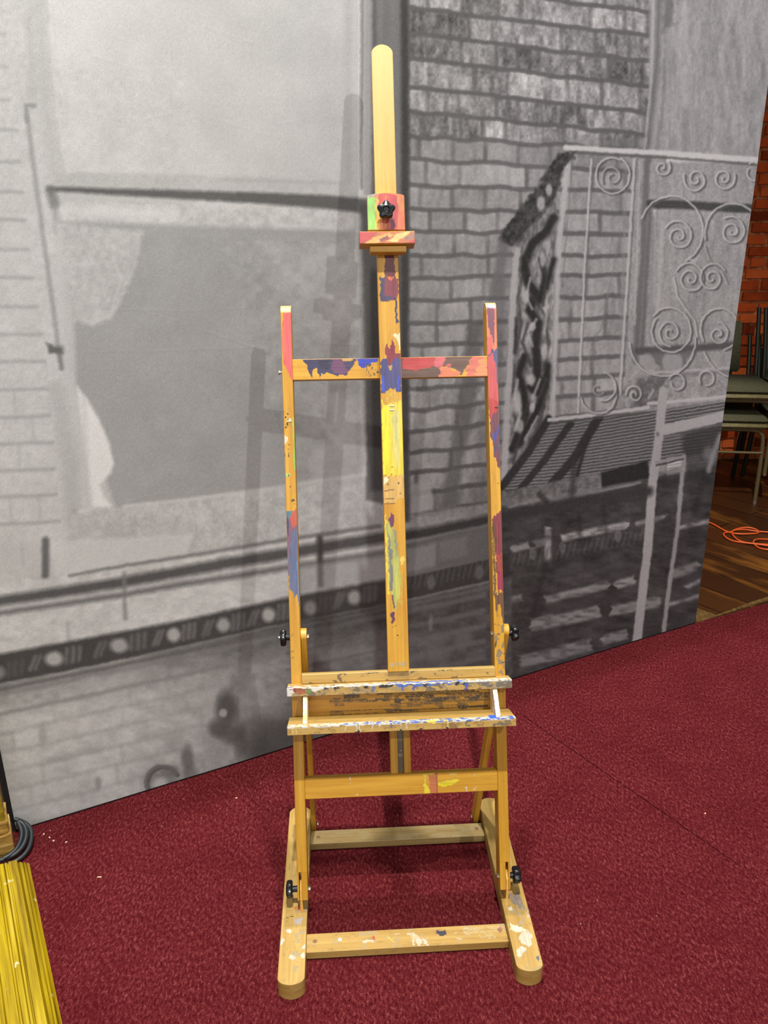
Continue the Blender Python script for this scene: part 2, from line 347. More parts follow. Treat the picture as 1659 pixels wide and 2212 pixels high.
tex([(1085, 1100), (1395, 1040), (1620, 1000), (1620, 1380), (1085, 1480)], 13, 18, 141, 1.6, .6)
for x0, y0, x1, y1, w_ in ((1180, 1215, 1150, 1330, 14), (1250, 1110, 1255, 1180, 6), (1300, 1080, 1310, 1150, 5), (1520, 1020, 1500, 1110, 8)): pl([(x0, y0), (x1, y1)], w_, 34, .6, 12)
# white pipes
pl([(1432, 845), (1424, 930), (1410, 1040), (1398, 1190), (1374, 1400)], 19, 136, 1, 4)
pl([(1436, 928), (1560, 900)], 23, 138, 1, 4); pl([(1436, 943), (1560, 916)], 4, 84, .6, 5); el(1420, 938, 4, 5, 92, .8)
pl([(1477, 985), (1462, 1150), (1446, 1260), (1432, 1375)], 9, 122, 1, 4); pl([(1416, 999), (1478, 985)], 5, 120, 1, 3); pl([(1418, 1005), (1474, 991)], 4, 40, .8, 3)
pl([(1400, 860), (1410, 842)], 5, 140, .8, 3)

# -- lower middle (behind the easel)
pg([(870, 1112), (1068, 1085), (1068, 1130), (870, 1166)], 112, .9, 8); tex([(870, 1112), (1068, 1085), (1068, 1130), (870, 1166)], 14, 8, 50)
pl([(800, 1170), (940, 1147), (1090, 1116), (1240, 1085), (1400, 1062)], 22, 46, .97, 12)
pg([(870, 1172), (1068, 1130), (1068, 1205), (870, 1246)], 78, .95, 10)
pg([(878, 1186), (940, 1172), (940, 1222), (878, 1238)], 112, .85, 8, 2); pg([(948, 1170), (1010, 1158), (1008, 1200), (948, 1212)], 96, .8, 8, 2); pg([(1022, 1155), (1055, 1148), (1052, 1190), (1022, 1196)], 84, .6, 8, 2)
pg([(600, 1296), (870, 1246), (1100, 1196), (1100, 1246), (870, 1298), (600, 1350)], 46, .95, 8)
# window blinds + frames, upper left
pg([(96, -200), (760, -200), (742, 385), (140, 375), (118, 250), (104, 60)], 0, 1, 8, fn=lambda x, y: 183 - np.clip(x - 100, 0, 700) * .026 + np.clip(120 - y, 0, 120) * .03)
pg([(380, -200), (760, -200), (752, 40), (560, 90), (380, 60)], 170, .25, 60)
tex([(104, -200), (760, -200), (742, 385), (140, 375)], 5, 60, 52); tex([(120, 150), (400, 150), (400, 385), (140, 375)], 6, 14, 53)
# left frame and brick strip
pg([(-60, -200), (98, -200), (106, 60), (120, 250), (134, 372), (118, 400), (170, 700), (210, 1160), (-60, 1300)], 174, 1, 10)
tex([(-60, -200), (98, -200), (210, 1160), (-60, 1300)], 8, 12, 55)
pl([(80, 0), (96, 200), (112, 330), (120, 380)], 26, 164, .7, 22)
for yy, xe in ((75, 10), (145, 15), (215, 20), (282, 36), (350, 40), (415, 48), (476, 52), (539, 62), (601, 68), (663, 80), (723, 88), (781, 95), (840, 102), (898, 106), (956, 112), (1013, 116), (1068, 122), (1125, 128)):
    k = max(0, (yy - 650)) / 600 * .14
    pl([(-70, yy + 90 * k), (xe * .5, yy + 30 * k + random.uniform(-2, 2)), (xe, yy)], 7, 142 if yy > 250 else 152, .8, 8)
pg([(-60, 1180), (90, 1165), (92, 1240), (-60, 1290)], 168, .7, 10)
for xx, yy in ((40, 985), (22, 1100), (84, 1100), (30, 870), (70, 930), (46, 1200)): pl([(xx, yy - 24), (xx + 3, yy + 20)], 6, 150, .5, 8)
pl([(60, 40), (66, 110), (72, 230)], 12, 152, .5, 14)
pl([(74, 229), (55, 228), (58, 262)], 9, 122, .8, 8); pl([(59, 250), (70, 340), (86, 460), (102, 570), (118, 690), (132, 795)], 10, 132, .75, 8)
pg([(98, 742), (140, 750), (140, 766), (108, 764)], 84, .9, 9, 2); pl([(128, 765), (134, 795)], 10, 108, .7, 8)
# meeting rail
pg([(118, 372), (740, 386), (780, 425), (120, 408)], 162, .8, 12); tex([(118, 372), (740, 386), (780, 425), (120, 408)], 6, 10, 57); pl([(480, 388), (740, 396)], 6, 148, .6, 8)
pg([(128, 418), (800, 450), (790, 505), (560, 500), (128, 478)], 168, .95, 12); tex([(128, 430), (790, 455), (770, 505), (128, 478)], 16, 14, 59)
pl([(135, 452), (240, 458), (370, 462)], 26, 190, .7, 20); pl([(430, 440), (500, 442), (570, 445)], 14, 180, .7, 14); pl([(600, 490), (720, 497)], 14, 178, .6, 14)
pl([(105, 408), (240, 414), (400, 421), (560, 428), (700, 436), (800, 446)], 9, 78, .95, 9, 34)
pl([(108, 410), (118, 440)], 20, 98, .85, 14); pl([(116, 430), (124, 500)], 11, 128, .7, 12)
# lower pane with curtains
pg([(128, 478), (780, 500), (780, 1050), (540, 1060), (250, 1100), (150, 800)], 0, 1, 12, fn=lambda x, y: 143 - np.clip(x - 300, 0, 400) * .015 + (Y.flat[0] * 0))
pg([(118, 480), (310, 500), (290, 590), (268, 640), (240, 690), (200, 704), (160, 692)], 168, .9, 10, 3); tex([(118, 480), (310, 500), (268, 640), (200, 704), (160, 692)], 13, 13, 61)
pg([(130, 500), (160, 690), (165, 830), (235, 1100), (205, 1130), (150, 900), (118, 560)], 172, .85, 12)
pl([(244, 560), (262, 600), (240, 680), (200, 698), (170, 688)], 5, 182, .5, 8)
pg([(166, 835), (188, 862), (214, 905), (236, 958), (246, 1000), (240, 1022), (216, 1046), (222, 1070), (244, 1098), (200, 1096), (192, 1045), (182, 950)], 200, .95, 9)
tex([(310, 505), (780, 500), (780, 1040), (260, 1085)], 4, 40, 62)
pg([(560, 520), (760, 520), (770, 700), (680, 680), (600, 620)], 160, .5, 40); tex([(480, 520), (780, 520), (780, 1050), (640, 1050)], 11, 20, 63)
pg([(655, 645), (705, 655), (700, 700), (660, 690)], 138, .5, 14, 4)
pg([(700, 840), (770, 860), (775, 1040), (690, 1045), (660, 1000), (716, 950)], 160, .5, 22, 4); pl([(728, 850), (724, 910)], 5, 176, .6, 6); pl([(690, 900), (716, 940), (740, 965)], 9, 168, .5, 12)
pl([(122, 840), (150, 1000), (158, 1130)], 36, 156, .65, 18); pl([(180, 860), (186, 1000), (196, 1100)], 12, 176, .6, 10)
# sill blocks
pg([(190, 1100), (270, 1092), (400, 1080), (540, 1066), (700, 1040), (860, 1020), (860, 1150), (620, 1168), (300, 1215), (140, 1240), (150, 1130)], 164, .97, 10)
tex([(150, 1100), (540, 1066), (860, 1020), (860, 1150), (300, 1215), (140, 1240)], 13, 16, 65); tex([(150, 1100), (540, 1066), (860, 1020), (860, 1150), (300, 1215)], 8, 5, 66)
pl([(268, 1094), (400, 1080), (540, 1062), (680, 1040), (840, 1018)], 7, 180, .7, 8)
pg([(108, 1168), (300, 1160), (420, 1150), (400, 1205), (120, 1244)], 182, .8, 10); pl([(98, 1168), (98, 1248)], 16, 84, .9, 9); pg([(870, 1050), (930, 1040), (935, 1100), (870, 1112)], 128, .8, 8)
# cornice
pg([(-60, 1262), (110, 1248), (260, 1222), (500, 1182), (860, 1130), (860, 1290), (500, 1320), (-60, 1430)], 178, .95, 8); tex([(-60, 1262), (260, 1222), (860, 1130), (860, 1290), (-60, 1430)], 14, 12, 68, 1.6)
pl([(150, 1243), (265, 1222), (400, 1202), (500, 1185), (620, 1165), (820, 1136)], 6, 104, .85, 7, 10)
pl([(-60, 1310), (0, 1298), (125, 1280), (250, 1260), (375, 1238), (500, 1215), (620, 1195), (830, 1160)], 21, 72, .95, 13, 25)
pl([(-60, 1340), (0, 1324), (140, 1304), (275, 1283), (390, 1262), (500, 1246), (640, 1222), (830, 1194)], 11, 92, .85, 11, 14)
pl([(268, 1238), (270, 1335)], 9, 112, .7, 8); pl([(690, 1162), (692, 1262)], 13, 62, .9, 9); pl([(146, 1345), (148, 1385)], 6, 140, .6, 8)
pg([(640, 1222), (860, 1190), (860, 1250), (640, 1285)], 130, .55, 14)
pg([(-60, 1420), (0, 1412), (200, 1376), (400, 1338), (640, 1286), (860, 1246), (860, 1300), (640, 1342), (400, 1396), (200, 1440), (0, 1478), (-60, 1490)], 60, .97, 10)
for cx, cy, vl in ((-8, 1452, 120), (117, 1423, 162), (257, 1394, 150), (375, 1371, 162), (482, 1350, 150), (580, 1328, 160), (670, 1313, 120), (765, 1290, 142)):
    el(cx, cy, 19 if cx < 300 else 14, 15, vl, .9, .7)
    for dx, sw in ((-48, 7), (-36, 5), (30, 6), (44, 8), (58, 6)):
        if cx > 300: dx *= .82
        xx = cx + dx; yy = cy - dx * .2; pl([(xx + 7 * (1 if dx < 0 else -.3), yy - 14), (xx - 4, yy + 14)], sw, vl - 34, .6, 9)
for cx, cy in ((930, 1258), (1035, 1236)): el(cx, cy, 9, 15, 88, .8, .6)
for i in range(16): pl([(886 + i * 12, 1258 - i * 2.3 - 14), (880 + i * 12, 1258 - i * 2.3 + 14)], 3, 78, .6, 4)
# lower brick courses
low = [(-60, 1485), (0, 1478), (200, 1440), (400, 1396), (640, 1342), (860, 1300), (1105, 1246), (1105, 1560), (700, 1620), (-60, 1900)]
pg(low, 0, 1, 8, fn=lambda x, y: np.clip(170 - np.clip(x - 250, 0, 900) * .125 - np.clip(1560 - y + (-.2) * x, 0, 90) * .55, 70, 180))
tex(low, 14, 26, 70, 1.8); tex(low, 9, 9, 71, 1.5)
for j in range(12):
    o_ = j * 43; x0 = -60
    pts = [(xx, 1500 + o_ - .205 * xx - o_ * .00022 * xx + random.uniform(-2, 2)) for xx in range(-60, 1130, 85)]
    pl(pts, 6, 112 if j < 2 else 132, .5 if j > 1 else .8, 11)
    pl([(p[0], p[1]) for p in pts if p[0] > 560], 5, 78, .6, 8)
    for q in range(9):
        xx = random.uniform(-20, 110) + q * 130 + (j % 2) * 60; yy = 1500 + o_ - .205 * xx - o_ * .00022 * xx
        pl([(xx, yy + 4), (xx + 3, yy + 38)], 6, 118 if xx < 560 else 74, random.uniform(.1, .4), 11)
pl([(-60, 1500), (0, 1489), (200, 1449), (400, 1407), (620, 1358), (860, 1310), (1060, 1268)], 8, 88, .85, 8)
for cx, cy, rx, ry, vl, a_ in ((488, 1532, 23, 36, 84, .85), (470, 1572, 20, 20, 92, .8), (500, 1585, 26, 24, 90, .8), (484, 1540, 8, 9, 150, .9), (585, 1590, 52, 55, 92, .6), (640, 1560, 30, 50, 88, .6),
                               (620, 1630, 80, 30, 98, .5), (405, 1640, 13, 30, 92, .8), (412, 1672, 16, 20, 96, .7), (352, 1690, 40, 32, 98, .6), (346, 1694, 16, 13, 168, .9), (368, 1665, 18, 12, 100, .7),
                               (92, 1588, 9, 26, 138, .6), (212, 1692, 7, 14, 122, .7), (195, 1620, 24, 8, 138, .5), (120, 1640, 20, 8, 140, .5), (1000, 1380, 18, 14, 104, .5), (930, 1345, 5, 18, 116, .6), (950, 1410, 20, 22, 96, .5)):
    el(cx, cy, rx, ry, vl, a_, .8)
for cx, cy, rx, ry, a_ in ((492, 1528, 20, 38, .6), (476, 1576, 24, 16, .5), (600, 1600, 70, 42, .5), (560, 1640, 30, 40, .4), (690, 1600, 50, 40, .45), (520, 1600, 14, 40, .4)): el(cx, cy, rx, ry, 66, a_, .9)
el(482, 1540, 8, 9, 150, .8, .6)
scroll(350, 1692, 38, 130, .55, 1.0, lt=104, dk=100, wd=8)
# window jamb mouldings (right side of the window)
pg([(742, -200), (884, -200), (884, 1130), (800, 1080), (775, 900), (742, 500)], 134, .0, 8)
pl([(752, -200), (752, 390)], 18, 158, .9, 14); pl([(770, -200), (768, 395)], 12, 168, .9, 6); pl([(776, -200), (774, 395)], 3, 182, .8, 3); pl([(783, -200), (781, 405)], 8, 118, .9, 6); pl([(796, -200), (793, 415)], 16, 136, .95, 8)
pg([(802, -200), (884, -200), (884, 1100), (790, 1080), (800, 400)], 96, .97, 8); pl([(809, -200), (808, 420)], 6, 84, .9, 6); pl([(822, -200), (820, 420)], 10, 108, .8, 8); pl([(848, -200), (850, 440)], 16, 104, .8, 10)
pl([(872, -200), (875, 300), (874, 700), (876, 1120)], 17, 56, .97, 9)
pg([(775, 438), (800, 440), (862, 460), (866, 1060), (800, 1060), (786, 900)], 66, .95, 11); pl([(775, 470), (782, 700), (785, 1000)], 10, 138, .6, 12)
pl([(764, 500), (768, 700)], 14, 150, .5, 14)
# fine photographic grain of the enlargement
V += (vnoise(X / 2.6, Y / 2.6, 80) - .5) * 9 + (vnoise(X / 90, Y / 90, 81) - .5) * 6
V = np.clip(V, 22, 240)
GAIN = 1.2
Lv = np.where(V / 255 <= .04045, V / 255 / 12.92, ((V / 255 + .055) / 1.055) ** 2.4) * GAIN
rx_ = np.clip((X - 500) / 700, 0, 1); Lv = Lv * (1 + .32 * np.clip((X - 700) / 700, 0, 1.2))  # brighter ink towards the right paints in light the lamps lack there
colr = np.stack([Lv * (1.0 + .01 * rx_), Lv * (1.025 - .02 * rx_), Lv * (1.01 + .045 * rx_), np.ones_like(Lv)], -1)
# creases of the cloth, pressed out of the plane
H_ = np.zeros(X.shape)
for pts in ([(440, 56), (500, 78), (560, 98)], [(232, 240), (300, 262), (420, 232)], [(430, 245), (520, 275), (610, 300)], [(222, 645), (300, 668), (400, 700), (500, 735), (580, 760)], [(250, 668), (400, 672), (560, 664)],
            [(180, 760), (330, 758), (500, 752), (600, 745)], [(200, 848), (280, 880), (380, 925), (420, 940)], [(170, 370), (210, 372), (250, 380)], [(60, 880), (110, 878), (160, 876)], [(780, 432), (1000, 440), (1250, 448), (1600, 470)],
            [(740, 700), (790, 712), (840, 716)], [(690, 742), (760, 745), (850, 742)], [(270, 1090), (310, 1072), (360, 1066)], [(470, 1305), (500, 1290), (510, 1280)], [(885, 707), (960, 712), (1060, 710)], [(480, 970), (540, 985), (600, 990)],
            [(430, 790), (520, 810), (600, 820)], [(200, 120), (300, 150), (360, 148)], [(560, 250), (600, 268), (640, 262)]):
    xs = [p[0] for p in pts]; ys = [p[1] for p in pts]; ii = box(min(xs), min(ys), max(xs), max(ys), 12)
    d = np.full(ii[0].shape, 1e9)
    for i in range(len(pts) - 1): d = np.minimum(d, segd(X[ii], Y[ii], *pts[i], *pts[i + 1])[0])
    H_[ii] += .00016 * np.exp(-(d / 1.5) ** 2) * (.4 + vnoise(X[ii] / 30, Y[ii] / 30, 5))
H_ += (vnoise(sg * 5, zg * 5, 90) - .5) * .002
co = np.empty((nz, ns, 3)); 
for k in range(3): co[..., k] = PO[k] + PE[k] * sg - PN[k] * (.001 + H_)
co[..., 2] = zg
me = bpy.data.meshes.new('print'); nv = ns * nz; nf = (ns - 1) * (nz - 1)
me.vertices.add(nv); me.vertices.foreach_set('co', co.astype(np.float32).ravel())
a = (np.arange(nz - 1)[:, None] * ns + np.arange(ns - 1)[None, :]).ravel()
quads = np.stack([a, a + 1, a + 1 + ns, a + ns], 1).astype(np.int32)
me.loops.add(nf * 4); me.loops.foreach_set('vertex_index', quads.ravel()); me.polygons.add(nf)
me.polygons.foreach_set('loop_start', np.arange(0, nf * 4, 4, dtype=np.int32)); me.polygons.foreach_set('use_smooth', np.ones(nf, bool)); me.update(); me.validate()
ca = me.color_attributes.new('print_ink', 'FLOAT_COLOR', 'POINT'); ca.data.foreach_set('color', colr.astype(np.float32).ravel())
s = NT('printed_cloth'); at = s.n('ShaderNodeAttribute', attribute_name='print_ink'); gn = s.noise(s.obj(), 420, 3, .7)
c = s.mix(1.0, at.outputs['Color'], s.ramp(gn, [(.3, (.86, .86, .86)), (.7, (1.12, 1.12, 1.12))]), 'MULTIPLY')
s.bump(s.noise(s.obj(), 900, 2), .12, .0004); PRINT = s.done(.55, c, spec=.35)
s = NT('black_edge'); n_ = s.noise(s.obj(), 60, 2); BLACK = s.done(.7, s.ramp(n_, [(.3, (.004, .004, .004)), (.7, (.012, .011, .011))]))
bd = empty('printed_backdrop', (0, 0, 0))
tag(bd, 'tall grey printed backdrop showing a brick facade with window and iron balcony, behind the easel', 'backdrop')
link('print', me, PRINT, bd)
def panel_pt(s_, n_, z): return PO + PE * s_ + PN * n_ + Vector((0, 0, z))
def panel_box(name, s0, s1, n0, n1, z0, z1, mat, par):
    vs = [panel_pt(a_, b_, c_) for c_ in (z0, z1) for a_, b_ in ((s0, n0), (s1, n0), (s1, n1), (s0, n1))]
    return mk(name, vs, [(0, 1, 2, 3), (4, 5, 6, 7), (0, 1, 5, 4), (1, 2, 6, 5), (2, 3, 7, 6), (3, 0, 4, 7)], mat, par)
panel_box('board', -.014, PL - .002, .0015, .045, 0, PH, BLACK, bd)  # black side edge is real; bare strip below the print paints a shadow gap

# ---------------------------------------------------------------- carpet, wooden floor, brick wall
def poly_slab(name, pts, z0, z1, mat, par=None):
    n = len(pts); vs = [(x, y, z1) for x, y in pts] + [(x, y, z0) for x, y in pts]
    return mk(name, vs, [tuple(range(n)), tuple(range(n, 2 * n))] + [(i, (i + 1) % n, n + (i + 1) % n, n + i) for i in range(n)], mat, par)
s = NT('red_carpet'); ob = s.obj()
n1 = s.noise(ob, 480, 4, .75); n2 = s.noise(s.mapping(ob, (1, .5, 1), (0, 0, .5)), 170, 4, .7); n3 = s.noise(ob, 7, 3, .6)
f = s.math('ADD', s.math('MULTIPLY', n1, .5), s.math('MULTIPLY', n2, .5))
c = s.ramp(f, [(.36, lin((38, 8, 11))), (.46, lin((88, 26, 32))), (.54, lin((115, 42, 47))), (.65, lin((174, 104, 98)))])
c = s.mix(s.math('MULTIPLY', s.math('SUBTRACT', n3, .40), 1.2, True), c, lin((78, 19, 23)))
# worn seam between two carpet lengths
sp = s.n('ShaderNodeSeparateXYZ'); s.l(ob, sp.inputs[0])
ax, ay, bx, by = .456, 2.23, .86, 1.615; L_ = math.hypot(bx - ax, by - ay)
nx, ny = (by - ay) / L_, -(bx - ax) / L_
dd = s.math('ADD', s.math('ADD', s.math('MULTIPLY', sp.outputs[0], nx), s.math('MULTIPLY', sp.outputs[1], ny)), -(ax * nx + ay * ny))
dd = s.math('ABSOLUTE', s.math('ADD', dd, s.math('MULTIPLY', s.math('SUBTRACT', n3, .5), .006)))
al = s.math('ADD', s.math('ADD', s.math('MULTIPLY', sp.outputs[0], (bx - ax) / L_), s.math('MULTIPLY', sp.outputs[1], (by - ay) / L_)), -((ax * (bx - ax) + ay * (by - ay)) / L_))
on = s.math('MULTIPLY', s.math('MULTIPLY', s.math('ADD', al, .05), 30, True), s.math('MULTIPLY', s.math('SUBTRACT', L_ + .12, al), 6, True))
seam = s.math('MULTIPLY', on, s.math('SUBTRACT', 1.0, s.math('DIVIDE', dd, .0022), True))
c = s.mix(s.math('MULTIPLY', seam, .8), c, lin((28, 8, 12)))
s.bump(s.math('SUBTRACT', f, s.math('MULTIPLY', seam, .6)), 1.0, .006)
CARPET = s.done(1.0, c, spec=.0)
edge = [panel_pt(-2.2, .02, 0), panel_pt(2.46, .02, 0)]
random.seed(5); x_ = 2.46
while x_ < 4.6:
    x_ += random.uniform(.015, .05); edge.append(panel_pt(x_, .0 - (x_ - 2.4) * .018 + random.uniform(-.004, .004), 0))
cp = [(p.x, p.y) for p in edge] + [(3.4, -2.4), (-3.2, -2.4), (-3.2, .75)]
tag(poly_slab('carpet', cp, -.008, 0, CARPET), 'worn dark red carpet under the easel, running up to the printed backdrop', 'carpet')
s = NT('old_floorboards'); ob = s.obj(); rv = s.mapping(ob, (1, 1, 1), (0, 0, R(53)))
br = s.n('ShaderNodeTexBrick'); s.l(rv, br.inputs['Vector']); br.inputs['Scale'].default_value = 1; br.inputs['Brick Width'].default_value = 1.4; br.inputs['Row Height'].default_value = .17; br.inputs['Mortar Size'].default_value = .004
br.inputs['Color1'].default_value = (*lin((70, 40, 15)), 1); br.inputs['Color2'].default_value = (*lin((50, 26, 9)), 1); br.inputs['Mortar'].default_value = (*lin((20, 12, 6)), 1)
wn = s.noise(s.mapping(rv, (1.4, 7, 1)), 1, 5, .6); wn2 = s.noise(s.mapping(rv, (3, 40, 1)), 1, 4, .6)
c = s.mix(s.math('MULTIPLY', s.math('SUBTRACT', wn, .54), 7, True), br.outputs[0], lin((122, 76, 28)))
c = s.mix(s.math('MULTIPLY', s.math('SUBTRACT', wn2, .5), 1.6, True), c, lin((44, 24, 10)))
s.bump(wn2, .3, .002); FLOORM = s.done(.38, c)
tag(poly_slab('floor', [(-3.5, -2.6), (6, -2.6), (6, 5.3), (-3.5, 5.3)], -.05, -.0085, FLOORM), kind='structure')
# loose plywood sheet edge by the carpet
s = NT('plywood'); n_ = s.noise(s.mapping(s.obj(), (12, 3, 3), (0, 0, R(-40))), 3, 5, .7); PLY = s.done(.45, s.ramp(n_, [(.35, lin((70, 52, 26))), (.55, lin((104, 80, 44))), (.7, lin((128, 104, 66)))]))
o = poly_slab('plywood_sheet', [(1.24, 2.887), (1.29, 3.018), (1.347, 2.952), (1.537, 3.066), (1.95, 3.285), (1.95, 3.240), (1.537, 3.042), (1.35, 2.944)], -.0084, -.0055, PLY)
tag(o, 'thin scuffed plywood sheet lying between the red carpet edge and the dark floorboards', 'plywood')
# brick wall: real bricks proud of mortar
s = NT('red_brick'); n_ = s.noise(s.obj(), 9, 5, .65); n2 = s.noise(s.obj(), 70, 3); at = s.n('ShaderNodeAttribute', attribute_name='shade')
c = s.ramp(s.math('ADD', s.math('MULTIPLY', n_, .5), s.math('MULTIPLY', at.outputs['Fac'], .5)), [(.25, lin((120, 42, 12))), (.5, lin((190, 76, 28))), (.75, lin((216, 104, 48)))])
s.bump(n2, .5, .003); BRICK = s.done(.85, c, spec=.2)
s = NT('mortar'); n_ = s.noise(s.obj(), 30, 4); MORT = s.done(.9, s.ramp(n_, [(.35, lin((150, 70, 30))), (.7, lin((200, 140, 90)))]))
WY = 5.2
wall = mk('wall_back', [(-.5, WY + .012, -.05), (6, WY + .012, -.05), (6, WY + .012, 3.4), (-.5, WY + .012, 3.4), (-.5, WY + .2, -.05), (6, WY + .2, -.05), (6, WY + .2, 3.4), (-.5, WY + .2, 3.4)],
          [(0, 1, 2, 3), (4, 5, 6, 7), (0, 1, 5, 4), (2, 3, 7, 6), (0, 3, 7, 4), (1, 2, 6, 5)], MORT); tag(wall, kind='structure')
bm = bmesh.new(); sh = []; z = 0; r_ = 0
while z < 3.3:
    x_ = .6 + (r_ % 2) * -.11
    while x_ < 5.4:
        L_ = .215 if r_ % 6 else .10
        j = random.uniform(-.004, .004); y0 = WY - random.uniform(0, .006); b_ = .004
        vs = [bm.verts.new(v) for v in ((x_ + .005, WY + .02, z + .006), (x_ + L_ - .006, WY + .02, z + .006 + j), (x_ + L_ - .006, WY + .02, z + .062), (x_ + .005, WY + .02, z + .062 + j),
                                        (x_ + .005 + b_, y0, z + .006 + b_), (x_ + L_ - .006 - b_, y0, z + .006 + b_ + j), (x_ + L_ - .006 - b_, y0, z + .062 - b_), (x_ + .005 + b_, y0, z + .062 - b_ + j))]
        for q in ((4, 5, 6, 7), (0, 1, 5, 4), (1, 2, 6, 5), (2, 3, 7, 6), (3, 0, 4, 7)): bm.faces.new([vs[i] for i in q])
        sh += [random.random()] * 8; x_ += L_ + .004
    z += .0675; r_ += 1
bmesh.ops.recalc_face_normals(bm, faces=bm.faces); me = bpy.data.meshes.new('brickwork'); bm.to_mesh(me); bm.free()
fa = me.attributes.new('shade', 'FLOAT', 'POINT'); fa.data.foreach_set('value', np.array(sh, np.float32)); link('brickwork', me, BRICK, wall)

# ---------------------------------------------------------------- easel
TH = R(18.708498); ST, CT = math.sin(TH), math.cos(TH)
VP, ZP = .18566, .073768
UA = Vector((1, 0, 0)); LA = Vector((0, ST, CT)); BK = Vector((0, CT, -ST))      # across, up the leaning frame, backward through it
def fr(u, t, off=0): return Vector((u, VP + t * ST - off * CT, ZP + t * CT + off * ST))
easel = empty('easel', (.049176, 1.249786, 0), R(3.145282))
tag(easel, 'tall wooden studio easel with an H-shaped base, splashed with blue, red and yellow paint', 'easel')

def board(name, O, A, Wd, D, L, w_, d_, mat, nF=2, nS=1, ds=.02, sx=None, sy=None, paint=None, b=.0012, parent=easel, pale=None, groove=None):
    prof = []
    def seg(p, q, n): return [(p[0] + (q[0] - p[0]) * i / n, p[1] + (q[1] - p[1]) * i / n) for i in range(n + 1)]
    h = w_ / 2
    prof += seg((-h + b, 0), (h - b, 0), nF) + (seg((h, b), (h, d_ - b), nS) if groove != 1 else [(h, b), (h, .011), (h - .004, .011), (h - .004, .0145), (h, .0145), (h, .028), (h - .003, .028), (h - .003, .031), (h, .031), (h, d_ - b)]) + seg((h - b, d_), (-h + b, d_), 1) + (seg((-h, d_ - b), (-h, b), nS) if groove != -1 else [(-h, d_ - b), (-h, .031), (-h + .003, .031), (-h + .003, .028), (-h, .028), (-h, .0145), (-h + .004, .0145), (-h + .004, .011), (-h, .011), (-h, b)])
    prof = np.array(prof); npf = len(prof)
    ts = list(np.linspace(b, L - b, max(2, int(L / ds)) + 1)); ts = [0] + ts + [L]
    if sx or sy:
        e = max((sx or sy)[0], (sx or sy)[1]); ex = []
        for k in range(1, 12): ex += [e * (1 - math.cos(k / 12 * math.pi / 2))] if (sx or sy)[0] else []
        for k in range(1, 12): ex += [L - e * (1 - math.cos(k / 12 * math.pi / 2))] if (sx or sy)[1] else []
        ts = sorted(set([round(t, 6) for t in ts + ex]))
    def rnd(t, r):
        f_ = 1.0
        if r[0] and t < r[0]: f_ = math.sqrt(max(0, 1 - ((r[0] - t) / r[0]) ** 2))
        if r[1] and t > L - r[1]: f_ = min(f_, math.sqrt(max(0, 1 - ((t - L + r[1]) / r[1]) ** 2)))
        return max(f_, .12)
    O = np.array(O); A = np.array(A); Wd = np.array(Wd); D = np.array(D); vs = []; lx = []; ly = []; ls = []
    for t in ts:
        k1 = rnd(t, sx) if sx else 1; k2 = rnd(t, sy) if sy else 1
        if not sx and not sy and t in (0, L): k1 = 1 - 2 * b / w_; k2 = 1 - 2 * b / d_
        x_ = prof[:, 0] * k1; y_ = (prof[:, 1] - d_ / 2) * k2 + d_ / 2
        vs.append(O + A * t + np.outer(x_, Wd) + np.outer(y_, D)); lx.append(prof[:, 0] / w_ + .5); ly.append(prof[:, 1] / d_); ls.append(np.full(npf, t))
    V_ = np.concatenate(vs); lx = np.concatenate(lx); ly = np.concatenate(ly); ls = np.concatenate(ls); nr = len(ts)
    faces = []
    for r in range(nr - 1):
        for i in range(npf): faces.append((r * npf + i, r * npf + (i + 1) % npf, (r + 1) * npf + (i + 1) % npf, (r + 1) * npf + i))
    faces += [tuple(range(npf)), tuple((nr - 1) * npf + i for i in range(npf))]
    me = bpy.data.meshes.new(name); me.from_pydata(V_.tolist(), [], faces); me.update()
    bmm = bmesh.new(); bmm.from_mesh(me); bmesh.ops.recalc_face_normals(bmm, faces=bmm.faces); bmm.to_mesh(me); bmm.free()
    col = np.zeros((len(V_), 4), np.float32); col[:, :3] = (.45, .3, .12)
    if paint: paint(col, lx, ly, ls, ly < 1e-4)
    ca = me.color_attributes.new('paint', 'FLOAT_COLOR', 'POINT'); ca.data.foreach_set('color', col.ravel())
    off = np.random.rand(3) * 3; bp = np.stack([(lx - .5) * w_ + off[0], ly * d_ + off[1], ls + off[2]], 1).astype(np.float32)
    fa = me.attributes.new('bp', 'FLOAT_VECTOR', 'POINT'); fa.data.foreach_set('vector', bp.ravel())
    pa_ = pale(ls) if pale else np.zeros(len(ls)); fa = me.attributes.new('pale', 'FLOAT', 'POINT'); fa.data.foreach_set('value', pa_.astype(np.float32))
    return link(name, me, mat, parent)

